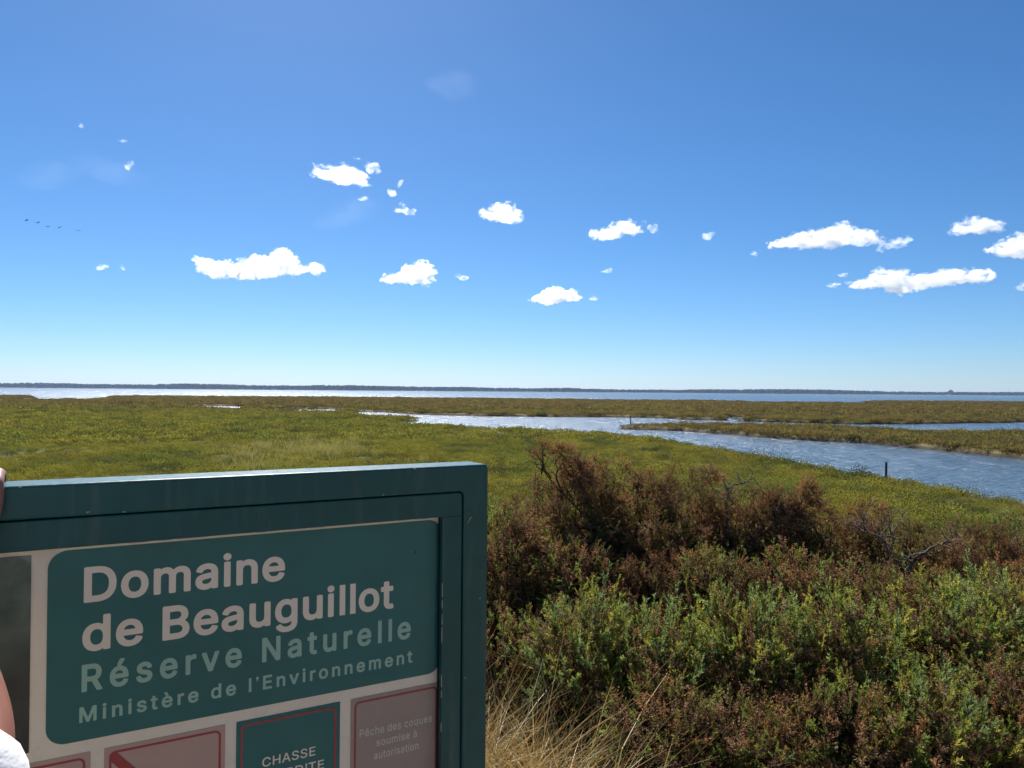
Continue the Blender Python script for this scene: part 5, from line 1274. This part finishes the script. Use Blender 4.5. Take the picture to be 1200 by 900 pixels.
def branchy(name, label, base, branches, clumps, mat, rng, r0=0.016, pal=BROWN, twigs=6, olive=None):
    """dead gorse with traced bare branches and ball-like tufts"""
    gz = ground_z(*base); e = empty(name, (base[0], base[1], gz)); O = np.array([base[0], base[1], gz])
    for k, (pts, r) in enumerate(branches):
        pts = np.array(pts, float); pts[:, 1] += np.cumsum(rng.normal(size=len(pts)) * 0.03)
        t = np.linspace(0, len(pts) - 1, len(pts) * 3)
        P = np.column_stack([np.interp(t, np.arange(len(pts)), pts[:, c_]) for c_ in range(3)]) + rng.normal(size=(len(t), 3)) * 0.006
        mb = MB(); mb.tube(P - O, np.linspace(r * 0.8, r * 0.18, len(P)), 6)
        for j in range(twigs):
            s_ = P[int(rng.integers(len(P) // 3, len(P)))]; q = rng.normal(size=3) + np.array([0, 0, 0.5]); q /= np.linalg.norm(q)
            mb.tube(wiggle(rng, s_, s_ + q * rng.uniform(0.05, 0.18), 6, 0.012) - O, np.linspace(r * 0.3, r * 0.07, 6), 4)
        mesh_obj('branch', mb.mesh('branch', mat, True), e)
    # main stem from the ground to the first branch
    mb = MB(); mb.tube(wiggle(rng, (0, 0, -0.05), np.array(branches[0][0][0]) - O, 9, 0.02), np.linspace(r0 * 1.8, r0, 9), 7)
    mesh_obj('stem', mb.mesh('stem', m_twig, True), e)
    if clumps:
        mb = MB()
        for (x, y, z, r, n) in clumps:
            q = rng.normal(size=(n, 3)); q /= np.linalg.norm(q, axis=1, keepdims=True)
            pos = np.array([x, y, z]) - O + q * rng.uniform(0.1, 1.0, (n, 1)) * r
            place(mb, rng, DEADSPRIGS, pos, q + np.array([0, 0, 0.4]), rng.uniform(0.36, 0.66, n), pal[rng.integers(0, len(pal))][None] * rng.uniform(0.75, 1.3))
        mesh_obj('dead_foliage', mb.mesh('dead_foliage', m_deadgorse), e)
    return tag(e, label, 'gorse', 'gorse bushes on the dike')


r_ = np.random.default_rng(77)
TB = [([[0.604,4.95,3.637],[0.501,4.95,3.709],[0.399,4.95,3.773],[0.34,4.95,3.838],[0.252,4.95,3.939],[0.172,4.95,4.011]], 0.014),
      ([[0.34,4.95,3.838],[0.289,4.95,3.94],[0.288,4.95,4.027],[0.324,4.95,4.114]], 0.009), ([[0.399,4.95,3.773],[0.369,4.95,3.853],[0.412,4.95,3.984]], 0.010),
      ([[0.252,4.95,3.939],[0.193,4.95,4.041],[0.134,4.95,4.113]], 0.008), ([[0.399,4.95,3.773],[0.486,4.95,3.81],[0.544,4.95,3.782]], 0.008),
      ([[0.194,4.95,3.983],[0.2,4.95,4.099],[0.185,4.95,4.135]], 0.007)]
TC = [(0.205, 4.95, 4.11, 0.045, 34), (0.30, 4.93, 4.12, 0.05, 40), (0.35, 4.95, 4.09, 0.055, 45), (0.135, 4.95, 4.10, 0.025, 12), (0.40, 4.97, 4.03, 0.065, 60),
      (0.44, 4.97, 3.97, 0.07, 70), (0.37, 4.96, 3.94, 0.05, 40), (0.47, 4.98, 4.02, 0.05, 40), (0.52, 4.98, 3.93, 0.07, 60), (0.16, 4.95, 3.92, 0.03, 16), (0.17, 4.95, 3.86, 0.04, 22),
      (0.24, 4.95, 3.88, 0.035, 16), (0.44, 4.96, 3.87, 0.07, 60), (0.34, 4.99, 4.00, 0.04, 26)]
branchy('gorse_bush', 'tallest dead gorse with bare forked branches and brown tufts, behind the sign corner', (0.62, 5.0), TB, TC, m_twig, r_)
FB = [([[1.929,4.95,3.357],[1.964,4.95,3.517],[1.957,4.95,3.59],[1.884,4.95,3.669],[1.84,4.95,3.698],[1.775,4.95,3.646]], 0.012),
      ([[1.957,4.95,3.59],[2.015,4.95,3.576],[2.058,4.95,3.576]], 0.008), ([[1.884,4.95,3.669],[1.861,4.95,3.756],[1.905,4.95,3.851]], 0.008),
      ([[1.84,4.95,3.698],[1.74,4.95,3.74],[1.66,4.95,3.80]], 0.007)]
FC = [(1.90, 4.95, 3.89, 0.055, 50), (1.95, 4.96, 3.85, 0.05, 40), (1.88, 4.95, 3.79, 0.07, 66), (1.95, 4.95, 3.76, 0.055, 45), (1.80, 4.95, 3.74, 0.065, 55), (1.72, 4.95, 3.82, 0.05, 36), (1.65, 4.95, 3.80, 0.05, 36),
      (1.73, 4.96, 3.72, 0.06, 50), (1.64, 4.98, 3.70, 0.07, 60), (2.06, 4.95, 3.64, 0.05, 36), (2.02, 4.96, 3.56, 0.05, 30), (1.84, 4.97, 3.66, 0.06, 45), (1.76, 4.97, 3.62, 0.06, 45), (1.62, 4.95, 3.62, 0.06, 45)]
branchy('gorse_bush', 'upright brown dead gorse with tufted top at centre right', (1.9, 5.0), FB, FC, m_twig, r_)
QB = [([[1.388,4.95,3.70],[1.388,4.95,3.861],[1.385,4.95,3.905],[1.351,4.95,3.963]], 0.010), ([[1.388,4.95,3.883],[1.475,4.95,3.92],[1.562,4.95,3.945]], 0.010), ([[1.475,4.95,3.92],[1.445,4.95,3.992]], 0.005)]
QC = [(1.27, 4.97, 3.98, 0.045, 34), (1.31, 4.97, 3.94, 0.04, 24), (1.28, 4.97, 3.90, 0.03, 12)]
branchy('gorse_bush', 'thin dead gorse with one pale forked stick and a single brown tuft', (1.39, 5.0), QB, QC, m_bleached, r_, 0.010)
BB = [([[2.437,4.75,3.387],[2.499,4.75,3.478],[2.506,4.75,3.527],[2.576,4.75,3.562],[2.659,4.75,3.584],[2.736,4.75,3.619],[2.708,4.75,3.654],[2.659,4.75,3.681]], 0.014),
      ([[2.503,4.75,3.478],[2.576,4.75,3.5],[2.673,4.75,3.505],[2.729,4.75,3.584]], 0.010), ([[2.325,4.75,3.505],[2.367,4.75,3.477],[2.436,4.75,3.485],[2.464,4.75,3.541]], 0.010),
      ([[2.311,4.75,3.4],[2.311,4.75,3.518],[2.254,4.75,3.622],[2.171,4.75,3.664],[2.142,4.75,3.768],[2.191,4.75,3.852]], 0.011), ([[2.171,4.75,3.664],[2.198,4.75,3.761]], 0.006),
      ([[2.233,4.75,3.629],[2.338,4.75,3.619],[2.422,4.75,3.617]], 0.009), ([[2.171,4.75,3.664],[2.087,4.75,3.698],[2.045,4.75,3.704]], 0.006),
      ([[2.332,4.75,3.498],[2.345,4.75,3.658],[2.408,4.75,3.721],[2.435,4.75,3.763]], 0.008), ([[2.324,4.75,3.644],[2.303,4.75,3.72],[2.268,4.75,3.783]], 0.007), ([[2.303,4.75,3.72],[2.331,4.75,3.776]], 0.006),
      ([[2.73,4.75,3.382],[2.813,4.75,3.369],[2.911,4.75,3.342],[3.009,4.75,3.35],[3.106,4.75,3.358]], 0.010), ([[3.148,4.75,3.581],[3.078,4.75,3.601],[3.05,4.75,3.65]], 0.007)]
branchy('gorse_bush', 'leafless dead gorse of bare twisted grey branches on the right', (2.4, 4.8), BB, [(2.28, 4.8, 3.78, 0.02, 8)], m_bleached, r_, 0.014, twigs=8)

# ------------------------------------------------------------------ dry grass on the dike
m_straw = mat_vcol_leaf('straw', 0.35, 0.06, 1.1)


def straw(name, label, n, xr, yr, hr, w, seed, dens=None, pal=((0.28, 0.175, 0.06), (0.64, 0.44, 0.16))):
    rng = np.random.default_rng(seed); mb = MB()
    p = np.column_stack([rng.uniform(*xr, n), rng.uniform(*yr, n)])
    if dens is not None: p = p[rng.random(n) < dens(p)]
    z = terrain(p); n = len(p)
    th = rng.uniform(0, 6.28, n); L = rng.uniform(*hr, n); ln = rng.uniform(0.15, 1.0, n); k = 6
    d = np.column_stack([np.cos(th) * ln + 0.05, np.sin(th) * ln - 0.1, np.ones(n)]); d /= np.linalg.norm(d, axis=1, keepdims=True)
    hor = d * np.array([1, 1, 0]); dr = rng.uniform(0.3, 1.3, n)
    s_ = rng.normal(size=(n, 3)); s_ = np.cross(d, s_); s_ /= np.linalg.norm(s_, axis=1, keepdims=True)
    t = np.linspace(0, 1, k)
    C3 = np.column_stack([p, z - 0.02])[:, None] + d[:, None] * (L[:, None] * t)[..., None] + (hor * 0.8 - np.array([0, 0, 0.5]))[:, None] * (L[:, None] * dr[:, None] * t * t)[..., None]
    ww = (w * rng.uniform(0.5, 1.5, n))[:, None] * (1 - 0.85 * t ** 1.5)[None]
    kink = rng.uniform(-0.12, 0.12, (n, 1, 3)) * np.maximum(t - rng.uniform(0.3, 0.7, (n, 1)), 0)[..., None] * (rng.random((n, 1, 1)) < 0.6) * 1.6
    C3 = C3 + kink * L[:, None, None] * 3
    V_ = np.stack([C3 - s_[:, None] * ww[..., None] / 2, C3 + s_[:, None] * ww[..., None] / 2], 2).reshape(-1, 3)
    q = np.array([(2 * i_, 2 * i_ + 1, 2 * i_ + 3, 2 * i_ + 2) for i_ in range(k - 1)])
    f = (q[None] + (np.arange(n) * 2 * k)[:, None, None]).reshape(-1, 4)
    u = rng.random((n, 1)); g = rng.random((n, 1)) < 0.15
    col = np.array(pal[0]) * (1 - u) + np.array(pal[1]) * u
    col = np.where(g, np.array((0.13, 0.15, 0.035)), col) * rng.uniform(0.7, 1.2, (n, 1))
    mb.add(V_, f, np.repeat(col, 2 * k, 0))
    return tag(mesh_obj(name, mb.mesh(name, m_straw)), label, 'grass', kind='stuff')


straw('dry_grass', 'long pale straw-coloured grass tangled at the foot of the sign', 11000, (-0.7, 0.7), (2.2, 3.5), (0.36, 0.80), 0.0040, 31, lambda p: np.clip(1.25 - np.maximum(p[:, 0] - 0.06, 0) * 4.0, 0.015, 1))
straw('dry_litter_grass', 'thin dry grass growing through the gorse', 1500, (-2.5, 4.2), (2.6, 5.6), (0.20, 0.50), 0.0034, 32, None, ((0.20, 0.13, 0.06), (0.45, 0.33, 0.16)))
straw('dike_grass', 'short dry grass on the top of the dike', 5000, (-5, 5), (-3, 2.2), (0.08, 0.25), 0.004, 33, lambda p: np.clip(np.hypot(p[:, 0] + 0.98, p[:, 1] - 0.28) * 3 - 0.6, 0, 1), ((0.12, 0.11, 0.035), (0.33, 0.25, 0.11)))

# grass stalks with drooping seed heads among the gorse
m_seed = mat_vcol_leaf('seed_head', 0.35, 0.04)
for (x, y, zt, dx, lab) in ((0.43, 2.75, 3.46, -0.05, 'tall dry grass stalk leaning over the straw beside the sign'), (1.52, 3.45, 3.58, 0.09, 'arching pale grass head among the green gorse at centre right'),
                            (1.16, 3.42, 3.52, 0.10, 'pale arching grass head low among the front gorse'), (2.82, 3.9, 3.62, -0.06, 'single grass stalk at the right of the green gorse')):
    gz = ground_z(x, y); rng = np.random.default_rng(int(x * 100))
    t = np.linspace(0, 1, 14)
    P = np.column_stack([dx * t ** 3 * 2, 0.02 * t, (zt - gz) * (t - 0.10 * np.maximum(t - 0.8, 0) * 10 * t)])
    mb = MB(); mb.tube(P, np.linspace(0.0018, 0.0008, 14), 4, (0.30, 0.22, 0.09))
    for k in range(60):
        s_ = P[10] * (1 - k / 60) + P[13] * (k / 60); q = rng.normal(size=3); q /= np.linalg.norm(q)
        mb.add([s_, s_ + q * 0.004 + (0, 0, 0.004), s_ + q * 0.007 + (dx * 0.05, 0, 0.011)], [(0, 1, 2)], (0.36, 0.28, 0.12))
    o = mesh_obj('grass_stalk', mb.mesh('grass_stalk', m_seed), loc=(x, y, gz)); tag(o, lab, 'grass', 'grass stalks in the gorse')

# ------------------------------------------------------------------ the air over the bay
m_haze, nt = new_mat('sea_haze')
pv = nt.n('ShaderNodeVolumePrincipled'); pv.inputs['Color'].default_value = (0.50, 0.68, 1.0, 1)
pv.inputs['Density'].default_value = 5.0e-5; pv.inputs['Anisotropy'].default_value = 0.2
pv.inputs['Density Attribute'].default_value = ''
nt.l(pv.outputs[0], nt.out.inputs['Volume'])
hb = MB(); hb.box(-6500, 6500, -250, 7200, -3.0, 48.0)
hz = mesh_obj('haze', hb.mesh('haze', m_haze)); tag(hz, 'thin pale sea haze over the bay', 'haze', kind='stuff')
